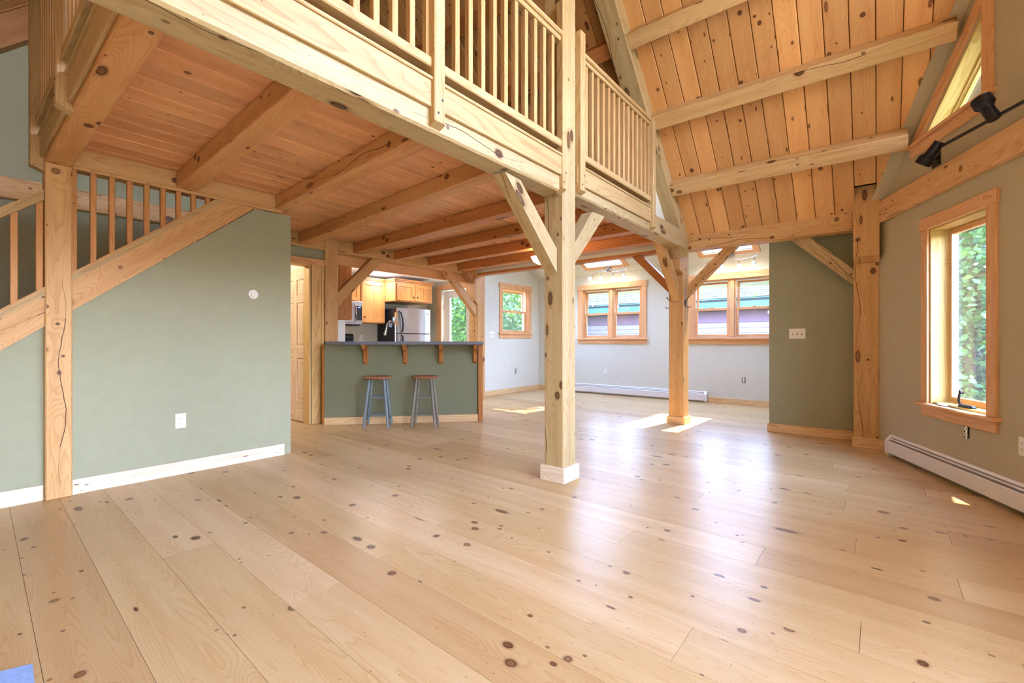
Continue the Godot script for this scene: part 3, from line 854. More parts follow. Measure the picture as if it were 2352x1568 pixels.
# ---------------------------------------------------------------- stairs
func build_stairs() -> void:
	var st := thing("staircase", "wooden staircase with sloping stringer and square balusters behind the slim post", "stairs", Vector3(-4.9, 0, -0.3))
	# outer stringer: bottom edge through (z -0.53, y 1.274), slope 0.83
	var yb := func(z: float) -> float: return 1.274 - 0.825 * (z + 0.53)
	var tw := 0.205
	var zs := 1.02; var ze := -1.72
	var slope_dir := Vector3(0, 0.825, -1).normalized()
	# two lengths, butting against the slim post
	for run in [[zs, -0.404, false], [-0.537, ze, true]]:
		var p: float = run[0]; var q: float = run[1]
		var qt := -1.49 if run[2] else q; var qs := -1.45 if run[2] else q; var qf := -1.42 if run[2] else q
		part(wood(slope_dir).prism([Vector3(-4.345, yb.call(p), p), Vector3(-4.345, yb.call(q), q), Vector3(-4.345, yb.call(qt) + tw, qt), Vector3(-4.345, yb.call(p) + tw, p)], Vector3(-0.032, 0, 0)), "stringer", M.stringer, st)
		part(clear(slope_dir).prism([Vector3(-4.338, yb.call(p) + tw, p), Vector3(-4.338, yb.call(qt) + tw, qt), Vector3(-4.338, yb.call(qs) + tw + 0.042, qs), Vector3(-4.338, yb.call(p) + tw + 0.042, p)], Vector3(-0.07, 0, 0)), "shoe_rail", M.rail, st)
		part(clear(slope_dir).prism([Vector3(-4.35, yb.call(p) + tw + 0.042, p), Vector3(-4.35, yb.call(qs) + tw + 0.042, qs), Vector3(-4.35, yb.call(qf) + tw + 0.06, qf), Vector3(-4.35, yb.call(p) + tw + 0.06, p)], Vector3(-0.045, 0, 0)), "fillet", M.stringer, st)
	var mb: MB
	# handrail in front of the slim post, and the balusters
	var hb := func(z: float) -> float: return at_x(97, 454, -4.36).y - 0.825 * (z + 0.395)
	mb = clear(Vector3(0, 0.825, -1).normalized())
	mb.prism([Vector3(-4.33, hb.call(0.9), 0.9), Vector3(-4.33, hb.call(-0.40), -0.40), Vector3(-4.33, hb.call(-0.40) + 0.045, -0.40), Vector3(-4.33, hb.call(0.9) + 0.045, 0.9)], Vector3(-0.06, 0, 0))
	part(mb, "handrail", M.rail, st)
	mb = clear(Vector3(0, 0.825, -1).normalized())
	mb.prism([Vector3(-4.335, hb.call(0.9) - 0.022, 0.9), Vector3(-4.335, hb.call(-0.40) - 0.022, -0.40), Vector3(-4.335, hb.call(-0.40), -0.40), Vector3(-4.335, hb.call(0.9), 0.9)], Vector3(-0.045, 0, 0))
	part(mb, "sub_rail", M.rail, st)
	for i in 9:
		var z := -0.548 - i * 0.1017
		part(clear(Vector3.UP).span(Vector3(-4.398, yb.call(z) + tw + 0.05, z - 0.0165), Vector3(-4.364, 2.268, z + 0.0165), 0.003), "baluster", M.stairbaluster, st)
	for i in 11:
		var z := -0.381 + i * 0.115
		part(clear(Vector3.UP).span(Vector3(-4.39, yb.call(z) + tw + 0.05, z - 0.017), Vector3(-4.356, hb.call(z), z + 0.017), 0.003), "baluster", M.stairbaluster, st)
	# steps
	for i in 12:
		var y := 0.19 * (i + 1); var z := 1.0 - i * 0.232
		part(clear(Vector3.RIGHT).span(Vector3(-5.62, y - 0.028, z - 0.262), Vector3(-4.385, y, z), 0.004), "tread", M.stringer, st)
		part(clear(Vector3.RIGHT).span(Vector3(-5.62, y - 0.19, z - 0.03), Vector3(-4.385, y - 0.028, z - 0.012)), "riser", M.stringer, st)
	# inner skirt against the gable
	mb = wood(Vector3(0, 0.825, -1).normalized())
	mb.prism([Vector3(-5.64, yb.call(zs), zs), Vector3(-5.64, yb.call(ze), ze), Vector3(-5.64, yb.call(ze) + 0.2, ze), Vector3(-5.64, yb.call(zs) + 0.2, zs)], Vector3(-0.025, 0, 0))
	part(mb, "inner_stringer", M.stringer, st)

# ---------------------------------------------------------------- windows (own axes: x to the right seen from inside, y up, z into the room)
func bx(mb: MB, x0: float, y0: float, z0: float, x1: float, y1: float, z1: float, ch := 0.002) -> MB:
	return mb.span(Vector3(x0, y0, z0), Vector3(x1, y1, z1), ch)
func trim_opening(o: Node3D, w: float, h: float, cw: float, t: float, mat: Material, inner: Material) -> void:
	for s in 2:
		var x0 := -cw if s == 0 else w
		part(bx(clear(Vector3.UP), x0, 0, 0, x0 + cw, h, 0.019), "side_casing", mat, o, true)
	part(bx(clear(), -cw - 0.012, h, 0, w + cw + 0.012, h + cw + 0.012, 0.027, 0.003), "head_casing", mat, o, true)
	part(bx(clear(), -cw - 0.03, -0.026, -0.02, w + cw + 0.03, 0, 0.05, 0.005), "stool", mat, o, true)
	part(bx(clear(), -cw, -0.105, 0, w + cw, -0.026, 0.019, 0.003), "apron", mat, o, true)
	part(bx(clear(Vector3.UP), 0, 0, -t, 0.014, h, 0.0), "jamb", inner, o, true)
	part(bx(clear(Vector3.UP), w - 0.014, 0, -t, w, h, 0.0), "jamb", inner, o, true)
	part(bx(clear(), 0.014, h - 0.014, -t, w - 0.014, h, 0.0), "jamb", inner, o, true)
	part(bx(clear(), 0.014, 0.0, -t, w - 0.014, 0.016, -0.02), "sill", inner, o, true)
func sash(o: Node3D, called: String, x0: float, y0: float, x1: float, y1: float, z: float, st: float, mat: Material) -> MeshInstance3D:
	var mb := clear(Vector3.UP)
	bx(mb, x0, y0, z - 0.018, x0 + st, y1, z + 0.018, 0.003)
	bx(mb, x1 - st, y0, z - 0.018, x1, y1, z + 0.018, 0.003)
	mb.g = Vector3.RIGHT
	bx(mb, x0 + st, y0, z - 0.018, x1 - st, y0 + st, z + 0.018, 0.003)
	bx(mb, x0 + st, y1 - st, z - 0.018, x1 - st, y1, z + 0.018, 0.003)
	var s := part(mb, called, mat, o, true)
	part(bx(MB.new(), x0 + st - 0.004, y0 + st - 0.004, z - 0.003, x1 - st + 0.004, y1 - st + 0.004, z + 0.003, 0.0), "pane", M.glass, s, true)
	return s
func double_hung(o: Node3D, x0: float, x1: float, h: float) -> void:
	var mid := h * 0.5
	sash(o, "upper_sash", x0 + 0.03, mid - 0.012, x1 - 0.03, h - 0.03, -0.112, 0.034, M.casing)
	sash(o, "lower_sash", x0 + 0.018, 0.018, x1 - 0.018, mid + 0.02, -0.072, 0.042, M.casing)
	for s in 2:
		var x := x0 + 0.012 if s == 0 else x1 - 0.03
		part(bx(clear(Vector3.UP), x, 0.016, -0.052, x + 0.018, h - 0.014, -0.03), "stop", M.casing, o, true)
	part(bx(MB.new(), (x0 + x1) * 0.5 - 0.028, mid + 0.02, -0.09, (x0 + x1) * 0.5 + 0.028, mid + 0.032, -0.06), "sash_lock", M.brass, o, true)
func twin_window(called: String, at: Vector3, label: String) -> void:
	var o := thing(called, label, "", at, Basis.IDENTITY, "", "structure")
	var w := 1.30; var h := 1.0
	trim_opening(o, w, h, 0.098, 0.16, M.casing, M.casing)
	part(bx(clear(Vector3.UP), w * 0.5 - 0.035, 0.016, -0.16, w * 0.5 + 0.035, h - 0.014, -0.012, 0.003), "mullion", M.casing, o, true)
	double_hung(o, 0.014, w * 0.5 - 0.035, h)
	double_hung(o, w * 0.5 + 0.035, w - 0.014, h)

func build_windows() -> void:
	twin_window("window_1", Vector3(-4.85, 1.13, -8.35), "pair of fir framed sash windows, clear of any post, in the back wall")
	twin_window("window_2", Vector3(-2.60, 1.13, -8.35), "pair of fir framed sash windows behind the coat hook post")
	var o := thing("window_3", "single fir framed sash window in the end wall of the lean-to", "", Vector3(-5.97, 1.24, -7.075), Basis(Vector3(0, 0, -1), Vector3.UP, Vector3(1, 0, 0)), "", "structure")
	trim_opening(o, 0.88, 0.91, 0.098, 0.16, M.casing, M.casing)
	double_hung(o, 0.014, 0.866, 0.91)
	# tall casement in the angled gable
	var WB := Basis(WD, Vector3.UP, WD.cross(Vector3.UP))
	var a := w_s(at_w(2135, 700)); var b := w_s(at_w(2272, 700))
	o = thing("window_4", "tall casement window in the angled taupe gable", "", WP + WD * a + Vector3(0, 0.56, 0), WB, "", "structure")
	trim_opening(o, b - a, 1.425, 0.085, 0.17, M.casing, M.reveal)
	sash(o, "casement_sash", 0.02, 0.02, b - a - 0.02, 1.41, -0.14, 0.045, M.casing)
	for s in 2:
		part(bx(clear(Vector3.UP), 0.065 if s == 0 else b - a - 0.075, 0.065, -0.118, 0.075 if s == 0 else b - a - 0.065, 1.365, -0.110), "screen_frame", M.plate, o, true)
	# casement operator parts on the sill: crank handle and white oval cover
	var ck := thing("window_crank", "black crank handle standing on the sill of the tall window", "crank", WP + WD * (a + (b - a) * 0.52) + Vector3(0, 0.56, 0) - WN * 0.045, WB)
	part(MB.new().box(Vector3(0.02, 0.022, 0), Vector3(0.15, 0.03, 0.045), 0.012), "housing", M.blackmetal, ck, true)
	part(MB.new().tube([Vector3(-0.045, 0.03, 0.005), Vector3(-0.05, 0.06, 0.012), Vector3(-0.03, 0.105, 0.02), Vector3(-0.02, 0.13, 0.02), Vector3(0.012, 0.122, 0.02)], 0.008, 8), "arm", M.black, ck, true)
	part(MB.new().lathe([Vector2(0.001, 0), Vector2(0.011, 0.004), Vector2(0.009, 0.03), Vector2(0.001, 0.034)], Vector3(0.0, 0.112, 0.03), Basis.IDENTITY, 10), "knob", M.black, ck, true)
	var ov := MB.new().lathe([Vector2(0.0001, 0), Vector2(0.038, 0), Vector2(0.045, 0.006), Vector2(0.038, 0.013), Vector2(0.0001, 0.016)], Vector3.ZERO, Basis(WD * 1.3, Vector3.UP, WN * 0.55), 20)
	for i in ov.v.size(): ov.v[i] += WP + WD * (a + (b - a) * 0.22) + Vector3(0, 0.562, 0) - WN * 0.01
	solid(ov, "oval_cover", M.plate, "small white oval cover lying on the sill of the tall window", "cover")
	# triangular window above
	var t0 := at_w(2121, 318); var t1 := at_w(2266, 10)
	var sr := w_s(at_w(2262, 200)); var s0 := w_s(t0)
	var sl := (t1.y - t0.y) / (w_s(t1) - s0)
	var w := sr - s0; var h := sl * w
	o = thing("window_5", "triangular gable window above the black track light", "", WP + WD * s0 + Vector3(0, t0.y, 0), WB, "", "structure")
	var d2 := Vector3(w, h, 0).normalized()
	var nn := Vector3(-d2.y, d2.x, 0)
	part(clear(d2).prism([Vector3(-0.035, 0.0, 0.02), Vector3(w, h + 0.035 * sl, 0.02), Vector3(w, h + 0.03 * sl, 0.02) + Vector3(0, 0.11, 0), Vector3(-0.16, 0, 0.02)], Vector3(0, 0, -0.02)), "raking_casing", M.casing, o, true)
	part(bx(clear(Vector3.UP), w, 0, 0, w + 0.09, h + 0.2, 0.022), "side_casing", M.casing, o, true)
	part(bx(clear(), -0.19, -0.026, -0.02, w + 0.11, 0, 0.05, 0.005), "stool", M.casing, o, true)
	part(bx(clear(), -0.15, -0.11, 0, w + 0.085, -0.026, 0.02, 0.003), "apron", M.casing, o, true)
	part(clear(d2).prism([Vector3(0, 0, 0), Vector3(w, h, 0), Vector3(w, h, 0) - nn * 0.015, Vector3(0, 0, 0) - nn * 0.015], Vector3(0, 0, -0.17)), "raking_jamb", M.reveal, o, true)
	part(bx(clear(Vector3.UP), w - 0.014, 0, -0.17, w, h - 0.02, 0), "jamb", M.reveal, o, true)
	part(bx(clear(), 0.02, 0, -0.17, w - 0.014, 0.014, -0.02), "sill", M.reveal, o, true)
	for k in 2:
		var z := -0.105 - k * 0.022
		var m := 0.012 + 0.012 * k
		part(clear(d2).prism([Vector3(m * 2.2, 0.014, z), Vector3(w - 0.014, h - m - 0.02, z), Vector3(w - 0.014, h - m - 0.042, z), Vector3(m * 2.2 + 0.025, 0.014, z)], Vector3(0, 0, -0.018)), "stop", M.reveal, o, true)
	part(clear().prism([Vector3(0.07, 0.014, -0.152), Vector3(w - 0.014, 0.014, -0.152), Vector3(w - 0.014, h - 0.06, -0.152)], Vector3(0, 0, -0.006)), "pane", M.glass, o, true)
	# unseen glazing, added to bring light in from the right
	for q in [["added_window_6", 4.6, 0.1, 7.0, 2.1, "added unseen glazed doors at the other end of the taupe gable"]]:
		o = thing(q[0], q[5], "", WP + WD * float(q[1]) + Vector3(0, q[2], 0), WB, "", "structure")
		var ww: float = float(q[3]) - float(q[1]); var hh: float = float(q[4]) - float(q[2])
		trim_opening(o, ww, hh, 0.085, 0.17, M.casing, M.casing)
		sash(o, "sash", 0.02, 0.02, ww * 0.5, hh - 0.02, -0.12, 0.07, M.casing)
		sash(o, "sash", ww * 0.5, 0.02, ww - 0.02, hh - 0.02, -0.12, 0.07, M.casing)
	o = thing("added_window_7", "added unseen gable window high above the glazed doors", "", WP + WD * 2.5 + Vector3(0, 2.7, 0), WB, "", "structure")
	part(bx(clear(), 0, 0, -0.15, 2.2, 0.05, 0.0), "sill", M.casing, o, true)
	part(bx(clear(Vector3.UP), 1.2, 0.05, -0.15, 1.26, 2.0, 0.0), "mullion", M.casing, o, true)
	part(MB.new().prism([Vector3(0.01, 0.03, -0.12), Vector3(2.19, 0.03, -0.12), Vector3(2.19, 1.19, -0.12), Vector3(1.228, 2.03, -0.12), Vector3(0.01, 0.89, -0.12)], Vector3(0, 0, -0.006)), "pane", M.glass, o, true)
	# skylights in the lean-to ceiling
	var yd := Vector3(0, 0.42, 1.0).normalized()
	var SB := Basis(Vector3(1, 0, 0), yd, Vector3(1, 0, 0).cross(yd))
	for k in 2:
		var x := [-4.575, -2.335][k] as float
		o = thing(["skylight", "skylight"][k], ["fir framed skylight in the sloping ceiling, above the pair of windows clear of any post", "fir framed skylight in the sloping ceiling, above the windows behind the coat hook post"][k], "skylight", Vector3(x, 2.45, -8.35) + yd * (0.26 / yd.z), SB)
		var sw := 0.76; var sh := 1.08 / yd.z
		for s in 2:
			var xx := -0.095 if s == 0 else sw
			part(bx(clear(Vector3.UP), xx, -0.095, 0, xx + 0.095, sh + 0.095, 0.02), "casing", M.casing, o, true)
			var yy := -0.095 if s == 0 else sh
			part(bx(clear(), 0, yy, 0, sw, yy + 0.095, 0.02), "casing", M.casing, o, true)
			part(bx(clear(Vector3.UP), 0.0 if s == 0 else sw - 0.012, 0, -0.2, 0.012 if s == 0 else sw, sh, 0), "liner", M.white, o, true)
			part(bx(clear(), 0.012, 0.0 if s == 0 else sh - 0.012, -0.2, sw - 0.012, 0.012 if s == 0 else sh, 0), "liner", M.white, o, true)
		part(bx(MB.new(), 0.012, 0.012, -0.195, sw - 0.012, sh - 0.012, -0.188, 0.0), "pane", M.glass, o, true)

# ---------------------------------------------------------------- doors
func build_doors() -> void:
	# six panel door, standing open at a right angle to its wall
	var B := Basis(Vector3(-1, 0, 0), Vector3.UP, Vector3(0, 0, -1))   # own x runs from the hinge to the free edge
	var o := thing("door_1", "open six panel pine door with brass hinges", "", Vector3(-5.745, 0.012, -2.925), B, "", "structure")
	var w := 0.745; var h := 2.02; var st := 0.112; var th := 0.035
	var ys := [0.0, 0.275, 0.835, 0.995, 1.57, 1.655, 1.875, h]
	var mid := w * 0.5
	for s in [[0.0, st], [mid - 0.05, mid + 0.05], [w - st, w]]:
		part(bx(clear(Vector3.UP), s[0], 0, 0, s[1], h, th, 0.002), "stile", M.door, o, true)
	for q in [[0.0, 0.275], [0.835, 0.995], [1.57, 1.655], [1.875, h]]:
		part(bx(clear(), st, q[0], 0.0005, mid - 0.05, q[1], th - 0.0005, 0.002), "cross_rail", M.door, o, true)
		part(bx(clear(), mid + 0.05, q[0], 0.0005, w - st, q[1], th - 0.0005, 0.002), "cross_rail", M.door, o, true)
	for c in [[st, mid - 0.05], [mid + 0.05, w - st]]:
		for q in [[0.275, 0.835], [0.995, 1.57], [1.655, 1.875]]:
			var mb := clear(Vector3.UP)
			bx(mb, c[0], q[0], 0.012, c[1], q[1], th - 0.012, 0.0)
			# raised field on both faces
			for f in [[0.012, 0.004], [th - 0.012, th - 0.004]]:
				var i := 0.012; var j := 0.034
				var a := [Vector3(c[0] + i, q[0] + i, f[0]), Vector3(c[1] - i, q[0] + i, f[0]), Vector3(c[1] - i, q[1] - i, f[0]), Vector3(c[0] + i, q[1] - i, f[0])]
				var b := [Vector3(c[0] + j, q[0] + j, f[1]), Vector3(c[1] - j, q[0] + j, f[1]), Vector3(c[1] - j, q[1] - j, f[1]), Vector3(c[0] + j, q[1] - j, f[1])]
				var out := Vector3(0, 0, signf(f[1] - f[0]))
				mb.face(b, out)
				for k in 4:
					var k2 := (k + 1) % 4
					var nn: Vector3 = (a[k2] - a[k]).cross(b[k] - a[k]).normalized()
					if nn.dot(out) < 0: nn = -nn
					mb.face([a[k], a[k2], b[k2], b[k]], nn)
			part(mb, "panel", M.door, o, true)
	for y in [0.19, 1.0, 1.79]:
		var hg := part(bx(MB.new(), -0.022, y - 0.045, -0.006, 0.012, y + 0.045, 0.0, 0.001), "hinge", M.brass, o, true, "polished brass hinge")
		part(MB.new().rod(Vector3(-0.006, y - 0.05, -0.008), Vector3(-0.006, y + 0.05, -0.008), 0.007), "pin", M.brass, hg, true)
	for s in [-1.0, 1.0]:
		var z := -0.0 if s < 0 else th
		part(MB.new().lathe([Vector2(0.0001, 0), Vector2(0.03, 0), Vector2(0.028, 0.008), Vector2(0.011, 0.012), Vector2(0.011, 0.03), Vector2(0.024, 0.038), Vector2(0.028, 0.052), Vector2(0.02, 0.064), Vector2(0.0001, 0.067)], Vector3(w - 0.06, 0.93, z), Basis(Vector3.RIGHT, Vector3(0, 0, s), Vector3.UP), 18), "knob", M.brass, o, true, "round brass door knob")
	# frame of that door in the gable wall
	var f := thing("trim_door", "pale pine frame and casing of the open panel door", "", Vector3(-5.7, 0, -2.47), Basis.IDENTITY, "", "structure")
	part(clear(Vector3.UP).span(Vector3(-5.84, 0, -2.925), Vector3(-5.69, 2.06, -2.905), 0.002), "jamb", M.jamb, f)
	part(clear(Vector3.UP).span(Vector3(-5.84, 0, -2.04), Vector3(-5.69, 2.06, -2.02), 0.002), "jamb", M.jamb, f)
	part(clear(Vector3.BACK).span(Vector3(-5.84, 2.04, -2.905), Vector3(-5.69, 2.06, -2.04), 0.002), "head_jamb", M.jamb, f)
	part(clear(Vector3.UP).span(Vector3(-5.70, 0, -3.06), Vector3(-5.675, 2.05, -2.935), 0.003), "side_casing", M.jamb, f)
	part(clear(Vector3.UP).span(Vector3(-5.70, 0, -3.095), Vector3(-5.665, 2.05, -3.06), 0.003), "back_band", M.jamb, f)
	part(clear(Vector3.UP).span(Vector3(-5.70, 0, -2.01), Vector3(-5.675, 2.05, -1.98), 0.003), "side_casing", M.jamb, f)
	part(clear(Vector3.BACK).span(Vector3(-5.70, 2.05, -3.1), Vector3(-5.66, 2.13, -1.98), 0.003), "head_casing", M.casing, f)
	# glazed back door in the kitchen
	o = thing("door_2", "white glazed back door of the kitchen with trees outside", "", Vector3(-6.84, 0.0, -6.2), Basis.IDENTITY, "", "structure")
	var gw := 0.83
	part(bx(clear(Vector3.UP), 0.02, 0.01, -0.09, 0.2, 2.07, -0.045, 0.003), "stile", M.plate, o, true)
	part(bx(clear(Vector3.UP), gw - 0.1, 0.01, -0.09, gw - 0.005, 2.07, -0.045, 0.003), "stile", M.plate, o, true)
	part(bx(clear(), 0.2, 1.94, -0.09, gw - 0.1, 2.07, -0.045, 0.003), "top_rail", M.plate, o, true)
	part(bx(clear(), 0.2, 0.01, -0.09, gw - 0.1, 0.25, -0.045, 0.003), "bottom_rail", M.plate, o, true)
	part(bx(MB.new(), 0.2, 0.25, -0.07, gw - 0.1, 1.94, -0.064, 0.0), "pane", M.glass, o, true)
	for s in [[0.2, 0.218], [gw - 0.118, gw - 0.1]]:
		part(bx(MB.new(), s[0], 0.25, -0.045, s[1], 1.94, -0.035, 0.003), "glazing_bead", M.plate, o, true)
	part(bx(MB.new(), 0.2, 1.922, -0.045, gw - 0.1, 1.94, -0.035, 0.003), "glazing_bead", M.plate, o, true)
	part(bx(clear(Vector3.UP), -0.115, 0, 0, 0.015, 2.09, 0.02), "side_casing", M.casing, o, true)
	part(bx(clear(), -0.13, 2.09, 0, gw + 0.12, 2.19, 0.026), "head_casing", M.casing, o, true)
	for y in [1.75, 1.08, 0.3]:
		part(bx(MB.new(), 0.012, y - 0.05, -0.045, 0.03, y + 0.05, -0.036, 0.002), "hinge", M.chrome, o, true)
	part(MB.new().lathe([Vector2(0.0001, 0), Vector2(0.028, 0), Vector2(0.012, 0.01), Vector2(0.012, 0.03), Vector2(0.027, 0.045), Vector2(0.0001, 0.065)], Vector3(gw - 0.05, 0.96, -0.045), Basis(Vector3.RIGHT, Vector3(0, 0, 1), Vector3.UP), 14), "knob", M.blackmetal, o, true)

# ---------------------------------------------------------------- kitchen
func shaker_door(parent: Node3D, z0: float, z1: float, y0: float, y1: float, x: float, mat: Material, knob_z: float, knob_y: float) -> void:
	# a frame and panel door facing +X
	var st := 0.055
	var d := part(clear(Vector3.UP).span(Vector3(x, y0, z1), Vector3(x + 0.02, y1, z1 + st), 0.002), "door", mat, parent)
	part(clear(Vector3.UP).span(Vector3(x, y0, z0 - st), Vector3(x + 0.02, y1, z0), 0.002), "stile", mat, d)
	part(clear(Vector3.BACK).span(Vector3(x, y0, z1 + st), Vector3(x + 0.0195, y0 + st, z0 - st), 0.002), "cross_rail", mat, d)
	part(clear(Vector3.BACK).span(Vector3(x, y1 - st, z1 + st), Vector3(x + 0.0195, y1, z0 - st), 0.002), "cross_rail", mat, d)
	var zm := (z0 + z1) * 0.5
	part(clear(Vector3.UP).span(Vector3(x, y0 + st, z1 + st), Vector3(x + 0.008, y1 - st, zm - 0.002)), "panel", mat, d)
	part(clear(Vector3.UP).span(Vector3(x, y0 + st, zm + 0.002), Vector3(x + 0.008, y1 - st, z0 - st)), "panel", mat, d)
	part(MB.new().lathe([Vector2(0.0001, 0), Vector2(0.007, 0), Vector2(0.007, 0.012), Vector2(0.015, 0.02), Vector2(0.012, 0.028), Vector2(0.0001, 0.03)], Vector3(x + 0.02, knob_y, knob_z), Basis(Vector3.UP, Vector3.RIGHT, Vector3.BACK), 14), "knob", M.black, d, false, "black round cabinet knob")
func crown(o: Node3D, x0: float, x1: float, z0: float, z1: float, y: float, mat: Material) -> void:
	part(clear(Vector3.BACK).span(Vector3(x0, y, z1 - 0.01), Vector3(x1 + 0.018, y + 0.022, z0 + 0.018), 0.004), "crown", mat, o)
	part(clear(Vector3.BACK).span(Vector3(x0, y + 0.022, z1 - 0.01), Vector3(x1 + 0.032, y + 0.05, z0 + 0.032), 0.006), "crown", mat, o)

func build_kitchen() -> void:
	# wall cabinet over the refrigerator
	var c := thing("wall_cabinet", "deep oak cabinet with two doors above the refrigerator", "cabinet", Vector3(-6.92, 1.78, -5.34))
	part(clear(Vector3.UP).span(Vector3(-7.24, 1.78, -5.78), Vector3(-6.62, 2.13, -4.93), 0.003), "body", M.oak, c)
	shaker_door(c, -4.96, -5.345, 1.80, 2.10, -6.62, M.oak, -5.31, 1.87)
	shaker_door(c, -5.365, -5.75, 1.80, 2.10, -6.62, M.oak, -5.40, 1.87)
	crown(c, -7.24, -6.62, -4.93, -5.78, 2.13, M.oakdark)
	# tall single door cabinet
	c = thing("wall_cabinet", "tall oak wall cabinet with one door between microwave and refrigerator", "cabinet", Vector3(-7.08, 1.385, -4.68))
	part(clear(Vector3.UP).span(Vector3(-7.24, 1.385, -4.925), Vector3(-6.92, 2.13, -4.445), 0.003), "body", M.oak, c)
	shaker_door(c, -4.455, -4.915, 1.40, 2.105, -6.92, M.oak, -4.49, 1.49)
	crown(c, -7.24, -6.92, -4.445, -4.925, 2.13, M.oakdark)
	# cabinet above the microwave
	c = thing("wall_cabinet", "short oak cabinet above the microwave", "cabinet", Vector3(-7.08, 1.745, -4.06))
	part(clear(Vector3.UP).span(Vector3(-7.24, 1.745, -4.43), Vector3(-6.92, 2.13, -3.70), 0.003), "body", M.oak, c)
	shaker_door(c, -3.72, -4.06, 1.765, 2.105, -6.92, M.oak, -4.03, 1.83)
	shaker_door(c, -4.075, -4.41, 1.765, 2.105, -6.92, M.oak, -4.11, 1.83)
	crown(c, -7.24, -6.92, -3.70, -4.43, 2.13, M.oakdark)
	# end cabinet on the side wall: its oak end panel faces the room
	c = thing("wall_cabinet", "cabinet with a strongly grained oak end panel beside the left kitchen post", "cabinet", Vector3(-6.4, 1.38, -3.5))
	part(clear(Vector3.UP).span(Vector3(-6.85, 1.38, -3.69), Vector3(-5.995, 2.235, -3.31), 0.003), "body", M.oakdark, c)
	part(clear(Vector3.UP).span(Vector3(-6.85, 1.39, -3.708), Vector3(-6.0, 2.2, -3.691), 0.003), "door", M.oak, c)
	# microwave
	var o := thing("microwave", "stainless microwave with a black keypad under the short cabinet", "microwave", Vector3(-7.02, 1.355, -4.05))
	part(MB.new().span(Vector3(-7.23, 1.355, -4.42), Vector3(-6.84, 1.742, -3.70), 0.004), "body", M.steel, o)
	part(MB.new().span(Vector3(-6.84, 1.385, -4.265), Vector3(-6.822, 1.725, -3.71), 0.004), "door", M.steel, o)
	part(MB.new().span(Vector3(-6.822, 1.43, -4.18), Vector3(-6.819, 1.68, -3.79)), "door_glass", M.black, o)
	part(MB.new().span(Vector3(-6.84, 1.425, -4.405), Vector3(-6.824, 1.67, -4.285), 0.003), "keypad", M.black, o)
	part(MB.new().span(Vector3(-6.824, 1.63, -4.375), Vector3(-6.822, 1.652, -4.325)), "display", glow(Color(0.45, 0.55, 0.95), 0.8), o)
	for r in 5:
		for k in 3:
			part(MB.new().span(Vector3(-6.824, 1.445 + r * 0.034, -4.392 + k * 0.034), Vector3(-6.8225, 1.463 + r * 0.034, -4.37 + k * 0.034)), "button", M.slot, o)
	part(MB.new().tube([Vector3(-6.82, 1.40, -4.268), Vector3(-6.79, 1.42, -4.268), Vector3(-6.782, 1.54, -4.268), Vector3(-6.79, 1.68, -4.268), Vector3(-6.82, 1.70, -4.268)], 0.009), "handle", M.chrome, o)
	part(MB.new().span(Vector3(-7.2, 1.335, -4.40), Vector3(-6.87, 1.355, -3.72), 0.004), "underside_grille", M.black, o)
	# range below it
	o = thing("kitchen_range", "black range with a knobbed control panel under the microwave", "range", Vector3(-6.9, 0, -4.06))
	part(MB.new().span(Vector3(-7.23, 0, -4.43), Vector3(-6.62, 0.915, -3.68), 0.004), "body", M.black, o)
	part(MB.new().span(Vector3(-7.23, 0.915, -4.46), Vector3(-7.14, 1.2, -3.68), 0.025), "backguard", M.black, o)
	for k in 4:
		part(MB.new().rod(Vector3(-7.142, 1.11, -4.40 + k * 0.085), Vector3(-7.11, 1.105, -4.40 + k * 0.085), 0.026, 0.02, 16), "control_knob", M.slot, o)
	for k in 4:
		part(MB.new().rod(Vector3(-7.0 + 0.24 * (k % 2), 0.915, -4.22 + 0.33 * (k / 2)), Vector3(-7.0 + 0.24 * (k % 2), 0.925, -4.22 + 0.33 * (k / 2)), 0.09, 0.09, 18), "burner", M.slot, o)
	# base cabinet beside the range
	c = thing("base_cabinet", "oak base cabinet between range and refrigerator", "cabinet", Vector3(-6.92, 0, -4.7))
	part(clear(Vector3.UP).span(Vector3(-7.24, 0.09, -4.94), Vector3(-6.64, 0.88, -4.47), 0.003), "body", M.oak, c)
	part(MB.new().span(Vector3(-7.24, 0.88, -4.95), Vector3(-6.61, 0.92, -4.465), 0.004), "worktop", M.counter, c)
	shaker_door(c, -4.48, -4.93, 0.11, 0.86, -6.64, M.oak, -4.52, 0.8)
	# refrigerator
	o = thing("refrigerator", "stainless steel refrigerator with black sides and freezer on top", "refrigerator", Vector3(-6.92, 0, -5.36))
	part(MB.new().span(Vector3(-7.22, 0.02, -5.735), Vector3(-6.665, 1.655, -4.985), 0.006), "body", M.black, o)
	for q in [[1.215, 1.665, "freezer_door"], [0.09, 1.2, "main_door"]]:
		var mb := MB.new()
		var ya: float = q[0]; var yb: float = q[1]
		# gently bowed front
		var n := 10
		for i in n:
			var za := lerpf(-4.985, -5.735, float(i) / n); var zb := lerpf(-4.985, -5.735, float(i + 1) / n)
			var bow := func(t: float) -> float: return -6.625 + 0.028 * (1.0 - pow(absf(2.0 * t - 1.0), 2.6))
			var xa: float = bow.call(float(i) / n); var xb: float = bow.call(float(i + 1) / n)
			var nr := Vector3(za - zb, 0, xb - xa).normalized()
			if nr.x < 0: nr = -nr
			mb.face([Vector3(xa, ya, za), Vector3(xb, ya, zb), Vector3(xb, yb, zb), Vector3(xa, yb, za)], nr)
			mb.face([Vector3(-6.66, yb, za), Vector3(-6.66, yb, zb), Vector3(xb, yb, zb), Vector3(xa, yb, za)], Vector3.UP)
			mb.face([Vector3(-6.66, ya, za), Vector3(-6.66, ya, zb), Vector3(xb, ya, zb), Vector3(xa, ya, za)], Vector3.DOWN)
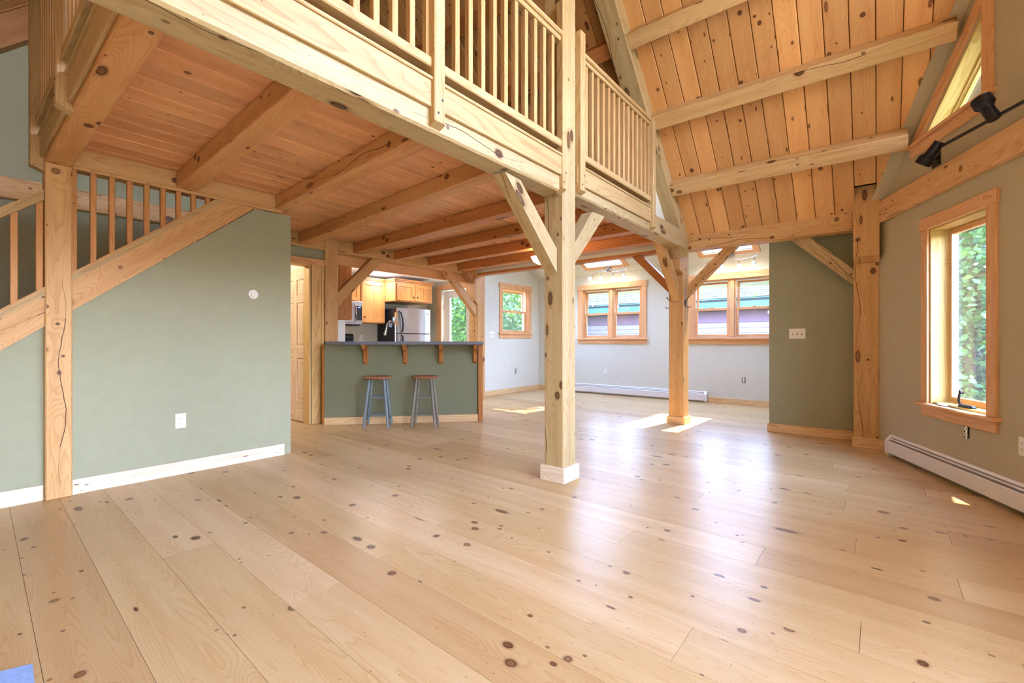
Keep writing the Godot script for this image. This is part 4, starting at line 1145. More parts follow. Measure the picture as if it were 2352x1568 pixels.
		mb.face([Vector3(-6.66, ya, -4.985), Vector3(-6.625, ya, -4.985), Vector3(-6.625, yb, -4.985), Vector3(-6.66, yb, -4.985)], Vector3.BACK)
		mb.face([Vector3(-6.66, ya, -5.735), Vector3(-6.625, ya, -5.735), Vector3(-6.625, yb, -5.735), Vector3(-6.66, yb, -5.735)], Vector3.FORWARD)
		part(mb, q[2], M.steel, o)
	part(MB.new().tube([Vector3(-6.62, 1.235, -5.06), Vector3(-6.585, 1.25, -5.065), Vector3(-6.565, 1.36, -5.06), Vector3(-6.565, 1.48, -5.045), Vector3(-6.58, 1.58, -5.02), Vector3(-6.62, 1.60, -5.01)], 0.013, 10), "handle", M.blackmetal, o, false, "curved dark freezer handle")
	part(MB.new().tube([Vector3(-6.62, 1.18, -5.06), Vector3(-6.585, 1.165, -5.065), Vector3(-6.565, 1.05, -5.06), Vector3(-6.565, 0.85, -5.045), Vector3(-6.58, 0.72, -5.02), Vector3(-6.62, 0.70, -5.01)], 0.013, 10), "handle", M.blackmetal, o, false, "curved dark refrigerator handle")
	part(MB.new().span(Vector3(-6.612, 1.578, -5.69), Vector3(-6.608, 1.592, -5.66)), "badge", M.slot, o)
	part(MB.new().span(Vector3(-6.612, 1.583, -5.65), Vector3(-6.608, 1.588, -5.63)), "badge", M.slot, o)
	# card and round magnet on its black side
	solid(MB.new().span(Vector3(-6.70, 1.33, -4.984), Vector3(-6.655, 1.58, -4.981)), "paper_card", paint(srgb(206, 156, 104), 0.7), "tan paper card on the black side of the refrigerator", "card")
	var mg := MB.new().rod(Vector3(-6.715, 1.46, -4.981), Vector3(-6.715, 1.46, -4.974), 0.05, 0.048, 20)
	solid(mg, "fridge_magnet", paint(srgb(96, 130, 152), 0.5), "blue grey round magnet holding the card on the refrigerator", "magnet")
	solid(MB.new().box(Vector3(-6.712, 1.465, -4.973), Vector3(0.03, 0.062, 0.002), 0.0, Basis(Vector3(0, 0, 1), 0.5)), "magnet_label", M.plate, "white mark on the round refrigerator magnet", "mark")
	# outlet on the splash wall
	outlet(at_x(829, 777, -7.249), Basis(Vector3(0, 0, -1), Vector3.UP, Vector3(1, 0, 0)), "white outlet on the kitchen wall beside the range", false)

# ---------------------------------------------------------------- bar
const BA := Vector3(-5.53, 0, -3.0)
const BD := Vector3(0.67618, 0, -0.73674)
const BO := Vector3(0.73674, 0, 0.67618)
func build_bar() -> void:
	var L := 1.982
	var P := func(t: float, o: float, y: float) -> Vector3: return BA + BD * t + BO * o + Vector3(0, y, 0)
	var B := Basis(BD, Vector3.UP, BD.cross(Vector3.UP))
	solid(MB.new().prism([P.call(0.0, 0, 0), P.call(L, 0, 0), P.call(L, -0.12, 0), P.call(0.1, -0.12, 0)], Vector3(0, 1.026, 0)), "wall_bar", M.bar, "olive half wall of the breakfast bar, shade of the loft in its colour", "", "", "structure")
	solid(clear(BD).box(P.call(L * 0.5, 0.009, 0.048), Vector3(L, 0.096, 0.018), 0.003, B), "baseboard_bar", M.skirting, "pale pine baseboard along the olive bar", "", "", "structure")
	solid(clear(Vector3.UP).box(P.call(L + 0.032, -0.05, 0.513), Vector3(0.062, 1.026, 0.16), 0.004, B), "trim_bar_end", M.bracket, "brown wooden end post of the olive bar", "", "", "structure")
	solid(clear(Vector3.UP).box(P.call(0.012, 0.01, 0.513), Vector3(0.024, 1.026, 0.02), 0.002, B), "trim_bar_start", M.bracket, "narrow brown strip at the left end of the olive bar", "", "", "structure")
	# countertop with clipped corners and a rounded edge
	var o := thing("bar_countertop", "slate grey laminate countertop with clipped corners on the olive bar", "countertop", P.call(L * 0.5, 0.05, 1.027))
	var out := [P.call(0.04, 0.0, 1.0295), P.call(0.31, 0.25, 1.0295), P.call(1.955, 0.25, 1.0295), P.call(2.045, 0.16, 1.0295), P.call(2.045, -0.2, 1.0295), P.call(-0.02, -0.2, 1.0295)]
	var cen: Vector3 = P.call(1.0, 0.0, 1.0295)
	var mb := MB.new()
	mb.prism(out, Vector3(0, 0.033, 0))
	var ins := []
	for q: Vector3 in out: ins.append(q + (cen - q).normalized() * 0.004)
	mb.prism(ins.map(func(q): return q + Vector3(0, 0.033, 0)), Vector3(0, 0.0045, 0))
	mb.prism(ins, Vector3(0, -0.0025, 0))
	part(mb, "slab", M.counter, o)
	# four scrolled brackets
	var side := [["bracket closest to the left kitchen post", 0.533], ["second bracket from the left kitchen post", 1.031], ["third bracket from the left kitchen post", 1.491], ["last bracket, at the end post of the bar", 1.94]]
	for q in side:
		var t: float = q[1]
		var b := thing("counter_bracket", "scrolled brown wooden " + str(q[0]) + " under the countertop", "bracket", P.call(t, 0, 0.775))
		part(clear(Vector3.UP).box(P.call(t, 0.011, 0.90), Vector3(0.062, 0.25, 0.022), 0.003, B), "back_plate", M.bracket, b)
		part(clear(BO).box(P.call(t, 0.105, 1.017), Vector3(0.062, 0.018, 0.19), 0.003, B), "top_plate", M.bracket, b)
		var prof := [Vector2(0.022, 0.785), Vector2(0.05, 0.80), Vector2(0.058, 0.84), Vector2(0.062, 0.89), Vector2(0.085, 0.935), Vector2(0.125, 0.955), Vector2(0.16, 0.965), Vector2(0.182, 0.985), Vector2(0.185, 1.008), Vector2(0.022, 1.008)]
		mb = clear(Vector3.UP)
		var k := BD * 0.019
		for i in range(1, prof.size() - 1):
			var a: Vector2 = prof[0] if i < 4 else Vector2(0.022, 1.008); var c: Vector2 = prof[i]; var d: Vector2 = prof[i + 1]
			for s in [-1.0, 1.0]:
				mb.face([P.call(t, a.x, a.y) + k * s, P.call(t, c.x, c.y) + k * s, P.call(t, d.x, d.y) + k * s], BD * s)
		for s in [-1.0, 1.0]:
			mb.face([P.call(t, 0.022, 0.785) + k * s, P.call(t, prof[4].x, prof[4].y) + k * s, P.call(t, 0.022, 1.008) + k * s], BD * s)
		for i in prof.size():
			var c: Vector2 = prof[i]; var d: Vector2 = prof[(i + 1) % prof.size()]
			var nn := BO * (d.y - c.y) + Vector3.UP * (c.x - d.x)
			mb.face([P.call(t, c.x, c.y) - k, P.call(t, d.x, d.y) - k, P.call(t, d.x, d.y) + k, P.call(t, c.x, c.y) + k], nn.normalized())
		part(mb, "scroll", M.bracket, b)
	# sink counter behind the bar
	o = thing("sink_cabinet", "sink base cabinet with a grey worktop behind the olive bar", "cabinet", P.call(1.0, -0.45, 0))
	part(clear(Vector3.UP).box(P.call(1.0, -0.42, 0.48), Vector3(1.7, 0.78, 0.56), 0.004, B), "body", M.oak, o)
	part(MB.new().box(P.call(1.0, -0.44, 0.90), Vector3(1.74, 0.04, 0.62), 0.006, B), "worktop", M.counter, o)
	# faucet and its tag
	var fb := ray(908, 784) * 6.42 + Vector3(0, 0.92, 0)
	var lf := Vector3(-CA, 0, SA)
	var f := thing("kitchen_faucet", "brushed steel gooseneck faucet rising behind the bar countertop", "faucet", fb)
	part(MB.new().lathe([Vector2(0.0001, 0), Vector2(0.03, 0), Vector2(0.028, 0.02), Vector2(0.02, 0.035), Vector2(0.0001, 0.04)], fb), "base", M.chrome, f)
	var path := [fb + Vector3(0, 0.03, 0), fb + Vector3(0, 0.33, 0)]
	for i in range(0, 10):
		var an := PI * i / 10.5
		path.append(fb + Vector3(0, 0.355, 0) + lf * (0.062 - 0.062 * cos(an)) + Vector3(0, 0.072 * sin(an), 0))
	path.append(fb + lf * 0.128 + Vector3(0, 0.33, 0))
	part(MB.new().tube(path, 0.0135, 12), "spout", M.chrome, f)
	part(MB.new().rod(fb + lf * 0.127 + Vector3(0, 0.335, 0), fb + lf * 0.15 + Vector3(0, 0.235, 0), 0.016, 0.021), "spray_head", M.chrome, f)
	part(MB.new().tube([fb + Vector3(0, 0.08, 0), fb + BD * 0.04 + Vector3(0, 0.09, 0), fb + BD * 0.1 + Vector3(0, 0.12, 0)], 0.008), "lever", M.chrome, f)
	solid(MB.new().box(fb + lf * 0.06 + Vector3(SA, 0, CA) * 0.03 + Vector3(0, 0.375, 0), Vector3(0.045, 0.055, 0.002), 0.0, Basis(Vector3.UP, atan2(SA, CA)).rotated(Vector3(-SA, 0, -CA), 0.2)), "paper_tag", paint(srgb(170, 196, 232), 0.6), "pale blue paper tag hanging on the faucet", "tag")
	# stools
	bar_stool(at_y(868, 980, 0), 0.635, paint(srgb(112, 128, 134), 0.5), "round wooden bar stool with blue grey painted legs at the bar", 0.08)
	bar_stool(at_y(976, 978, 0), 0.635, paint(srgb(126, 122, 110), 0.5), "round wooden bar stool with taupe grey painted legs at the bar", 0.0)
func bar_stool(at: Vector3, h: float, legs: Material, label: String, turn: float) -> void:
	var s := thing("bar_stool", label, "stool", at, Basis(Vector3.UP, atan2(SA, CA) + turn))
	var seat := clear(Vector3.RIGHT)
	seat.lathe([Vector2(0.0001, h - 0.03), Vector2(0.158, h - 0.03), Vector2(0.168, h - 0.022), Vector2(0.170, h - 0.012), Vector2(0.164, h - 0.002), Vector2(0.145, h), Vector2(0.0001, h - 0.006)], Vector3.ZERO, Basis.IDENTITY, 36)
	part(seat, "seat", M.seat, s, true)
	var foot := []; var topp := []
	for k in 4:
		var sx := -1.0 if k % 2 == 0 else 1.0; var sz := 1.0 if k < 2 else -1.0
		foot.append(Vector3(sx * 0.148, 0, sz * 0.12)); topp.append(Vector3(sx * 0.088, h - 0.03, sz * 0.075))
		var d: Vector3 = topp[k] - foot[k]
		part(MB.new().lathe([Vector2(0.0001, 0), Vector2(0.0145, 0), Vector2(0.018, d.length() * 0.4), Vector2(0.017, d.length() * 0.8), Vector2(0.014, d.length())], foot[k], basis_y(d), 12), "leg", legs, s, true)
	for q in [[0, 1, 0.375], [2, 3, 0.375], [0, 1, 0.155], [2, 3, 0.155], [0, 2, 0.30], [1, 3, 0.30], [0, 2, 0.11], [1, 3, 0.11]]:
		var t: float = q[2] / (h - 0.03)
		var a: Vector3 = foot[q[0]].lerp(topp[q[0]], t); var b: Vector3 = foot[q[1]].lerp(topp[q[1]], t)
		part(MB.new().lathe([Vector2(0.0085, 0), Vector2(0.011, a.distance_to(b) * 0.5), Vector2(0.0085, a.distance_to(b))], a, basis_y(b - a), 10), "rung", legs, s, true)
func basis_y(d: Vector3) -> Basis:
	var y := d.normalized()
	var x := y.cross(Vector3.UP if absf(y.y) < 0.9 else Vector3.RIGHT).normalized()
	return Basis(x, y, x.cross(y))

# ---------------------------------------------------------------- fixtures: own axes x right, y up, z out of the wall
func outlet(at: Vector3, B: Basis, label: String, bare: bool) -> void:
	var o := thing("wall_outlet", label, "outlet", at, B)
	if bare:
		part(MB.new().box(Vector3(0, 0, 0.001), Vector3(0.055, 0.095, 0.002)), "box", M.slot, o, true, "dark open electrical box")
		part(MB.new().box(Vector3(0, 0, 0.003), Vector3(0.02, 0.108, 0.003), 0.001), "yoke", M.chrome, o, true)
	else:
		part(MB.new().box(Vector3(0, 0, 0.003), Vector3(0.073, 0.118, 0.006), 0.003), "cover", M.plate, o, true)
	for s in [-1.0, 1.0]:
		var r := part(MB.new().box(Vector3(0, s * 0.02, 0.007), Vector3(0.034, 0.028, 0.005), 0.006), "receptacle", M.plate, o, true)
		for k in [-1.0, 1.0]:
			part(MB.new().box(Vector3(k * 0.0065, s * 0.02 + 0.003, 0.0098), Vector3(0.0025, 0.009, 0.001)), "slot", M.slot, r, true)
		part(MB.new().rod(Vector3(0, s * 0.02 - 0.008, 0.0093), Vector3(0, s * 0.02 - 0.008, 0.0103), 0.0025, 0.0025, 8), "slot", M.slot, r, true)
func switch_plate(at: Vector3, B: Basis, label: String, n: int) -> void:
	var o := thing("light_switch", label, "switch", at, B)
	part(MB.new().box(Vector3(0, 0, 0.003), Vector3(0.046 * n + 0.025, 0.118, 0.006), 0.003), "cover", M.plate, o, true)
	for k in n:
		var x := (k - (n - 1) * 0.5) * 0.046
		part(MB.new().box(Vector3(x, 0, 0.0065), Vector3(0.011, 0.025, 0.002)), "slot", M.slot, o, true)
		part(MB.new().box(Vector3(x, 0.004, 0.011), Vector3(0.009, 0.011, 0.014), 0.001, Basis(Vector3.RIGHT, -0.5)), "toggle", M.plate, o, true)
# hot water baseboard heater: own x along the wall, length L
func heater(at: Vector3, B: Basis, L: float, label: String) -> void:
	var o := thing("baseboard_heater", label, "heater", at, B)
	part(MB.new().span(Vector3(0, 0.02, 0), Vector3(L, 0.19, 0.004)), "back_plate", M.heater, o, true)
	part(MB.new().prism([Vector3(0.04, 0.192, 0.0), Vector3(0.04, 0.192, 0.022), Vector3(0.04, 0.176, 0.03), Vector3(0.04, 0.184, 0.0)], Vector3(L - 0.08, 0, 0)), "hood", M.heater, o, true)
	part(MB.new().prism([Vector3(0.04, 0.166, 0.036), Vector3(0.04, 0.158, 0.044), Vector3(0.04, 0.155, 0.042), Vector3(0.04, 0.163, 0.034)], Vector3(L - 0.08, 0, 0)), "damper", M.heater, o, true)
	part(MB.new().prism([Vector3(0.04, 0.138, 0.062), Vector3(0.04, 0.145, 0.056), Vector3(0.04, 0.143, 0.052), Vector3(0.04, 0.134, 0.058), Vector3(0.04, 0.036, 0.058), Vector3(0.04, 0.036, 0.062)], Vector3(L - 0.08, 0, 0)), "front_cover", M.heater, o, true)
	part(MB.new().span(Vector3(0.04, 0.05, 0.012), Vector3(L - 0.04, 0.125, 0.05)), "fin_tube", M.slot, o, true)
	for s in 2:
		var x := 0.0 if s == 0 else L - 0.045
		part(MB.new().prism([Vector3(x, 0.02, 0), Vector3(x, 0.02, 0.066), Vector3(x, 0.142, 0.066), Vector3(x, 0.195, 0.026), Vector3(x, 0.195, 0)], Vector3(0.045, 0, 0)), "end_cap", M.heater, o, true)
		part(MB.new().span(Vector3(x + 0.01, 0, 0.01), Vector3(x + 0.03, 0.02, 0.05)), "foot", M.heater, o, true)
func omni(at: Vector3, e: float, c := Color(1.0, 0.9, 0.76), size := 0.03) -> void:
	var l := OmniLight3D.new()
	l.name = unique(self, "lamp_glow")
	l.light_energy = e
	l.light_color = c
	l.light_size = size
	l.omni_range = 14.0
	l.omni_attenuation = 2.0
	l.shadow_enabled = true
	add_child(l)
	l.position = at

func build_fixtures() -> void:
	var on_x := Basis(Vector3(0, 0, -1), Vector3.UP, Vector3(1, 0, 0))
	var on_z := Basis.IDENTITY
	var on_w := Basis(WD, Vector3.UP, WD.cross(Vector3.UP))
	outlet(at_x(415, 966, -4.38), on_x, "white duplex outlet low on the sage stair wall", false)
	outlet(at_z(1391, 855, -8.35), on_z, "white duplex outlet below the pair of sash windows", false)
	outlet(at_z(1708, 873, -8.35), on_z, "uncovered outlet in the pale back wall beside the partition", true)
	outlet(at_x(1185, 852, -5.97), on_x, "uncovered outlet below the single sash window", true)
	outlet(at_w(2221, 991), on_w, "uncovered outlet under the tall casement window", true)
	outlet(at_w(2352, 1026), on_w, "white outlet on the taupe gable beyond the tall window", false)
	switch_plate(at_z(1831, 766, -6.13), on_z, "white triple light switch on the sage partition", 3)
	switch_plate(at_x(1130, 768, -5.97), on_x, "white triple light switch beside the single sash window", 3)
	outlet(Vector3(-6.9, 0.42, -0.405), Basis(Vector3(1, 0, 0), Vector3.UP, Vector3(0, 0, 1)).rotated(Vector3.UP, PI), "white outlet in the room beyond the open door", false)
	# round white dial on the stair wall
	var o := thing("wall_thermostat", "round white thermostat dial on the sage stair wall", "thermostat", at_x(581, 676, -4.38), on_x)
	var fz := Basis(Vector3.RIGHT, Vector3(0, 0, 1), Vector3.UP)
	part(MB.new().lathe([Vector2(0.0001, 0), Vector2(0.042, 0), Vector2(0.042, 0.012), Vector2(0.037, 0.018), Vector2(0.0001, 0.018)], Vector3.ZERO, fz, 28), "base", M.plate, o, true)
	part(MB.new().lathe([Vector2(0.026, 0.018), Vector2(0.026, 0.03), Vector2(0.022, 0.035), Vector2(0.0001, 0.035)], Vector3.ZERO, fz, 28), "dial", M.plate, o, true)
	part(MB.new().lathe([Vector2(0.009, 0.035), Vector2(0.008, 0.042), Vector2(0.0001, 0.042)], Vector3(0.004, 0.002, 0), fz, 16), "knob", M.heater, o, true)
	# round mirror on the far wall beyond the door
	o = thing("wall_mirror", "small round white rimmed mirror on the wall beyond the open door", "mirror", Vector3(-7.99, 1.76, -2.92), on_x)
	part(MB.new().lathe([Vector2(0.12, 0), Vector2(0.16, 0), Vector2(0.16, 0.02), Vector2(0.13, 0.028), Vector2(0.12, 0.015)], Vector3.ZERO, fz, 30), "rim", M.plate, o, true)
	part(MB.new().lathe([Vector2(0.0001, 0.01), Vector2(0.125, 0.01)], Vector3.ZERO, fz, 30), "glass", M.chrome, o, true)
	# heaters
	var hs := w_s(at_w(2034, 1010, 0.06))
	heater(WP + WD * hs, on_w, 2.45, "long white baseboard heater on the angled taupe wall")
	heater(Vector3(-5.3, 0, -8.35), on_z, 2.96, "long white baseboard heater under the back windows")
	# coat hooks on the far post
	for s in 2:
		var x := -1.958 if s == 0 else -2.15
		var d := Vector3.RIGHT if s == 0 else Vector3.LEFT
		var hk := thing("coat_hook", ["dark metal coat hook on the lean-to post, on the side facing the green partition", "dark metal coat hook on the lean-to post, on the side facing the kitchen"][s], "hook", Vector3(x, 1.55, -6.0))
		var c := Vector3(x, 1.55, -6.0)
		part(MB.new().box(c + d * 0.003, Vector3(0.008, 0.07, 0.022), 0.003), "plate", M.blackmetal, hk)
		part(MB.new().tube([c + d * 0.006 + Vector3(0, -0.02, 0), c + d * 0.03 + Vector3(0, -0.045, 0), c + d * 0.055 + Vector3(0, -0.04, 0), c + d * 0.065 + Vector3(0, -0.022, 0)], 0.005, 8), "lower_prong", M.blackmetal, hk)
		part(MB.new().tube([c + d * 0.006 + Vector3(0, 0.02, 0), c + d * 0.02 + Vector3(0, 0.06, 0), c + d * 0.045 + Vector3(0, 0.095, 0)], 0.005, 8), "upper_prong", M.blackmetal, hk)
		part(MB.new().rod(c + d * 0.04 + Vector3(0, 0.088, 0), c + d * 0.052 + Vector3(0, 0.104, 0), 0.008), "tip", M.blackmetal, hk)
	# black track light on the gable
	var ta := at_w(2160, 337, 0.13); var tb := at_w(2420, 196, 0.13)
	o = thing("track_light", "black track light with two spot heads on the taupe gable", "track light", (ta + tb) * 0.5)
	part(MB.new().tube([ta, tb], 0.011, 12), "track", M.blackmetal, o)
	part(MB.new().box(at_w(2150, 365, 0.006), Vector3(0.1, 0.12, 0.012), 0.003, on_w), "mounting_plate", M.blackmetal, o)
	part(MB.new().rod(at_w(2150, 365, 0.012), ta, 0.009), "bracket", M.blackmetal, o)
	var spot := func(mid: Vector3, dir: Vector3, arm: Vector3) -> void:
		var h := part(MB.new().lathe([Vector2(0.0001, -0.085), Vector2(0.034, -0.085), Vector2(0.034, 0.0), Vector2(0.037, 0.012), Vector2(0.054, 0.035), Vector2(0.054, 0.085), Vector2(0.05, 0.085), Vector2(0.046, 0.03), Vector2(0.0001, 0.02)], mid, basis_y(dir), 24), "spot_head", M.blackmetal, o)
		part(MB.new().lathe([Vector2(0.0001, 0.06), Vector2(0.047, 0.062)], mid, basis_y(dir), 20), "lens", M.plate, h)
		part(MB.new().tube([mid - dir * 0.06, (mid + arm) * 0.5 + Vector3(0, 0.03, 0), arm], 0.006, 8), "cable", M.black, h)
		part(MB.new().rod(mid - dir * 0.03, arm, 0.009), "swivel", M.blackmetal, h)
	var ux := (at_w(2300, 262, 0.13) - at_w(2200, 316, 0.13)).normalized()
	spot.call(at_w(2138, 352, 0.16), (at_w(2118, 372, 0.2) - at_w(2143, 340, 0.16)).normalized(), ta)
	spot.call(at_w(2268, 250, 0.16), (at_w(2245, 222, 0.19) - at_w(2272, 262, 0.16)).normalized(), at_w(2300, 264, 0.13))
	# wavy ceiling tracks with four glass heads each
	for k in 2:
		var Zt := -8.13
		var cpx := [Vector2(1398, 621), Vector2(1679, 592)][k] as Vector2
		var bar := [[Vector2(1359, 633), Vector2(1366, 627), Vector2(1380, 623), Vector2(1398, 623), Vector2(1415, 624), Vector2(1428, 622), Vector2(1440, 618)], [Vector2(1622, 606), Vector2(1632, 600), Vector2(1650, 597), Vector2(1679, 595), Vector2(1700, 596), Vector2(1722, 592), Vector2(1741, 585)]][k] as Array
		var heads := [[Vector2(1355, 634), Vector2(1380, 632), Vector2(1409, 633), Vector2(1433, 626)], [Vector2(1622, 612), Vector2(1659, 606), Vector2(1697, 604), Vector2(1732, 597)]][k] as Array
		var p0 := at_z(cpx.x, cpx.y, Zt)
		var yc := 2.45 + 0.42 * (Zt + 8.35)
		o = thing("ceiling_track", ["wavy chrome ceiling track with four lit glass heads, beside the skylight clear of posts", "wavy chrome ceiling track with four lit glass heads, above the coat hook post windows"][k], "track light", Vector3(p0.x, yc - 0.1, Zt))
		part(MB.new().lathe([Vector2(0.0001, 0), Vector2(0.05, 0), Vector2(0.058, 0.02), Vector2(0.058, 0.05)], Vector3(p0.x, p0.y - 0.005, Zt), Basis.IDENTITY, 24), "canopy", M.chrome, o)
		part(MB.new().rod(Vector3(p0.x, p0.y + 0.03, Zt), Vector3(p0.x, yc, Zt), 0.03), "stem", M.chrome, o)
		var pts := []
		for q: Vector2 in bar: pts.append(at_z(q.x, q.y, Zt))
		part(MB.new().tube(pts, 0.006, 8), "bar", M.chrome, o)
		for q: Vector2 in heads:
			var c := at_z(q.x, q.y, Zt)
			var hd := part(MB.new().rod(c + Vector3(0, 0.045, 0), c + Vector3(0, -0.01, 0), 0.006), "hanger", M.chrome, o)
			part(MB.new().lathe([Vector2(0.012, -0.012), Vector2(0.03, -0.03), Vector2(0.034, -0.06), Vector2(0.034, -0.068)], c, Basis.IDENTITY, 18), "glass_shade", M.plate, hd)
			part(MB.new().lathe([Vector2(0.0001, -0.03), Vector2(0.022, -0.045), Vector2(0.03, -0.075), Vector2(0.0001, -0.095)], c, Basis.IDENTITY, 16), "bulb", M.bulb, hd)
			omni(c + Vector3(0, -0.07, 0), 0.1)
	# lit glass bowl fixture under the loft joists
	var c := Vector3(-3.46, 2.13, -4.92)
	o = thing("ceiling_light", "lit glass bowl ceiling light under the loft joists", "ceiling light", c)
	part(MB.new().lathe([Vector2(0.0001, 0.15), Vector2(0.07, 0.15), Vector2(0.07, 0.13), Vector2(0.02, 0.12), Vector2(0.012, -0.055), Vector2(0.018, -0.065), Vector2(0.0001, -0.08)], c, Basis.IDENTITY, 18), "stem", M.brass, o)
	part(MB.new().lathe([Vector2(0.0001, -0.05), Vector2(0.06, -0.045), Vector2(0.12, -0.01), Vector2(0.15, 0.045), Vector2(0.155, 0.05), Vector2(0.145, 0.048), Vector2(0.115, -0.002), Vector2(0.06, -0.036), Vector2(0.0001, -0.04)], c, Basis.IDENTITY, 28), "bowl", glow(Color(1.0, 0.93, 0.82), 1.6), o)
	omni(c + Vector3(0, 0.06, 0), 0.5, Color(1.0, 0.86, 0.68), 0.05)
	c = Vector3(-6.7, 2.36, -1.9)  # lamp added out of view to brighten the open door
	o = thing("ceiling_light", "added unseen ceiling light that brightens the room beyond the open door", "ceiling light", c)
	part(MB.new().lathe([Vector2(0.0001, -0.06), Vector2(0.09, -0.05), Vector2(0.14, 0.0), Vector2(0.15, 0.02)], c, Basis.IDENTITY, 24), "bowl", glow(Color(1.0, 0.95, 0.88), 1.6), o)
	part(MB.new().lathe([Vector2(0.0001, 0.04), Vector2(0.16, 0.04), Vector2(0.16, 0.02), Vector2(0.0001, 0.02)], c, Basis.IDENTITY, 24), "base", M.plate, o)
	omni(c + Vector3(0, -0.01, 0), 3.0, Color(1.0, 0.94, 0.86), 0.06)
	# recessed kitchen lights
	var rl := ["recessed kitchen light next to the oak end panel", "recessed kitchen light over the tall oak cabinet", "recessed kitchen light over the refrigerator cabinet"]
	var rp := [Vector2(833, 611), Vector2(878, 638), Vector2(980, 631)]
	for k in 3:
		var q: Vector2 = rp[k]
		var p := at_y(q.x, q.y, 2.24)
		if k == 1: p = Vector3(-6.75, 2.24, p.z * 6.75 / -p.x)
		o = thing("recessed_light", rl[k], "ceiling light", p)
		part(MB.new().lathe([Vector2(0.085, 0), Vector2(0.085, -0.006), Vector2(0.068, -0.004), Vector2(0.066, 0)], p, Basis.IDENTITY, 28), "ring", M.plate, o)
		part(MB.new().lathe([Vector2(0.0001, -0.003), Vector2(0.068, -0.003)], p, Basis.IDENTITY, 28), "lens", glow(Color(1.0, 0.98, 0.95), 3.0), o)
		omni(p + Vector3(0, -0.07, 0), 0.22, Color(0.97, 0.97, 1.0), 0.06)
		var sp := SpotLight3D.new()
		sp.name = unique(self, "recessed_glow")
		sp.light_energy = 1.6
		sp.light_color = Color(0.97, 0.97, 1.0)
		sp.spot_angle = 70.0
		sp.spot_range = 12.0
		sp.spot_attenuation = 2.0
		sp.light_size = 0.06
		sp.shadow_enabled = true
		add_child(sp)
		sp.look_at_from_position(p + Vector3(0, -0.01, 0), p + Vector3(0, -1, 0), Vector3.RIGHT)
	# blue cloth at the foot of the picture
	var bl := MB.new(Vector3.RIGHT)
	var b0 := at_y(-60, 1560, 0.0); var b1 := at_y(75, 1527, 0.0); var b2 := at_y(82, 1600, 0.0); var b3 := at_y(-60, 1640, 0.0)
	bl.prism([b0, b1, b2, b3].map(func(q): return q + Vector3(0, 0.001, 0)), Vector3(0, 0.005, 0))
	solid(bl, "floor_cloth", plaster(srgb(158, 188, 236), mottled(31, 0.2, 0.85, 1.0)), "light blue cloth lying on the plank floor", "cloth")

# ---------------------------------------------------------------- outside
func tree(at: Vector3, h: float, r: float, n: int, sd: int, label: String) -> void:
	var rg := RandomNumberGenerator.new(); rg.seed = sd
	var o := thing("leafy_tree", label, "tree", at, Basis.IDENTITY, "trees round the house")
	part(MB.new(Vector3.UP).rod(Vector3.ZERO, Vector3(0.1, h * 0.8, 0.05), 0.12, 0.03, 10), "trunk", M.bark, o, true)
	for k in 7:
		var y := h * lerpf(0.1, 0.75, k / 7.0)
		var an := k * 2.4
		part(MB.new(Vector3.UP).rod(Vector3(0.05, y, 0.02), Vector3(cos(an) * r * 0.7, y + h * 0.12, sin(an) * r * 0.7), 0.04, 0.012, 7), "branch", M.bark, o, true)
	var mm := MultiMesh.new()
	mm.transform_format = MultiMesh.TRANSFORM_3D
	mm.use_colors = true
	mm.mesh = M.leaf_mesh
	mm.instance_count = n
	var clumps := []
	for k in 60:
		var u := rg.randf()
		var an := rg.randf() * TAU
		var rr := r * sqrt(rg.randf()) * (0.6 + 0.4 * sin(PI * clampf(u, 0.1, 0.9)))
		clumps.append(Vector3(cos(an) * rr, h * (0.02 + 0.96 * u), sin(an) * rr))
	for i in n:
		var c: Vector3 = clumps[rg.randi() % 60]
		var p := c + Vector3(rg.randfn(), rg.randfn() * 0.8, rg.randfn()) * r * 0.22
		var q := at + p
		if (q.z > -9.0 and q.x > -7.2 and q.x < 0.6) or (q.z > -6.8 and q.x > -8.2 and q.x < 0.6):
			p.x = -p.x; p.z = -p.z
		var b := Basis.from_euler(Vector3(rg.randf_range(-1.0, 1.0), rg.randf() * TAU, rg.randf_range(-0.9, 0.9))).scaled(Vector3.ONE * rg.randf_range(0.45, 0.95))
		mm.set_instance_transform(i, Transform3D(b, p))
		var t := rg.randf()
		mm.set_instance_color(i, Color(lerpf(0.055, 0.15, t), lerpf(0.13, 0.28, t), lerpf(0.045, 0.075, t)))
	var mi := MultiMeshInstance3D.new()
	mi.multimesh = mm
	mi.material_override = M.leaf
	mi.name = "foliage"
	o.add_child(mi)
	tag(mi, "dense green leaves", "", "", "stuff")
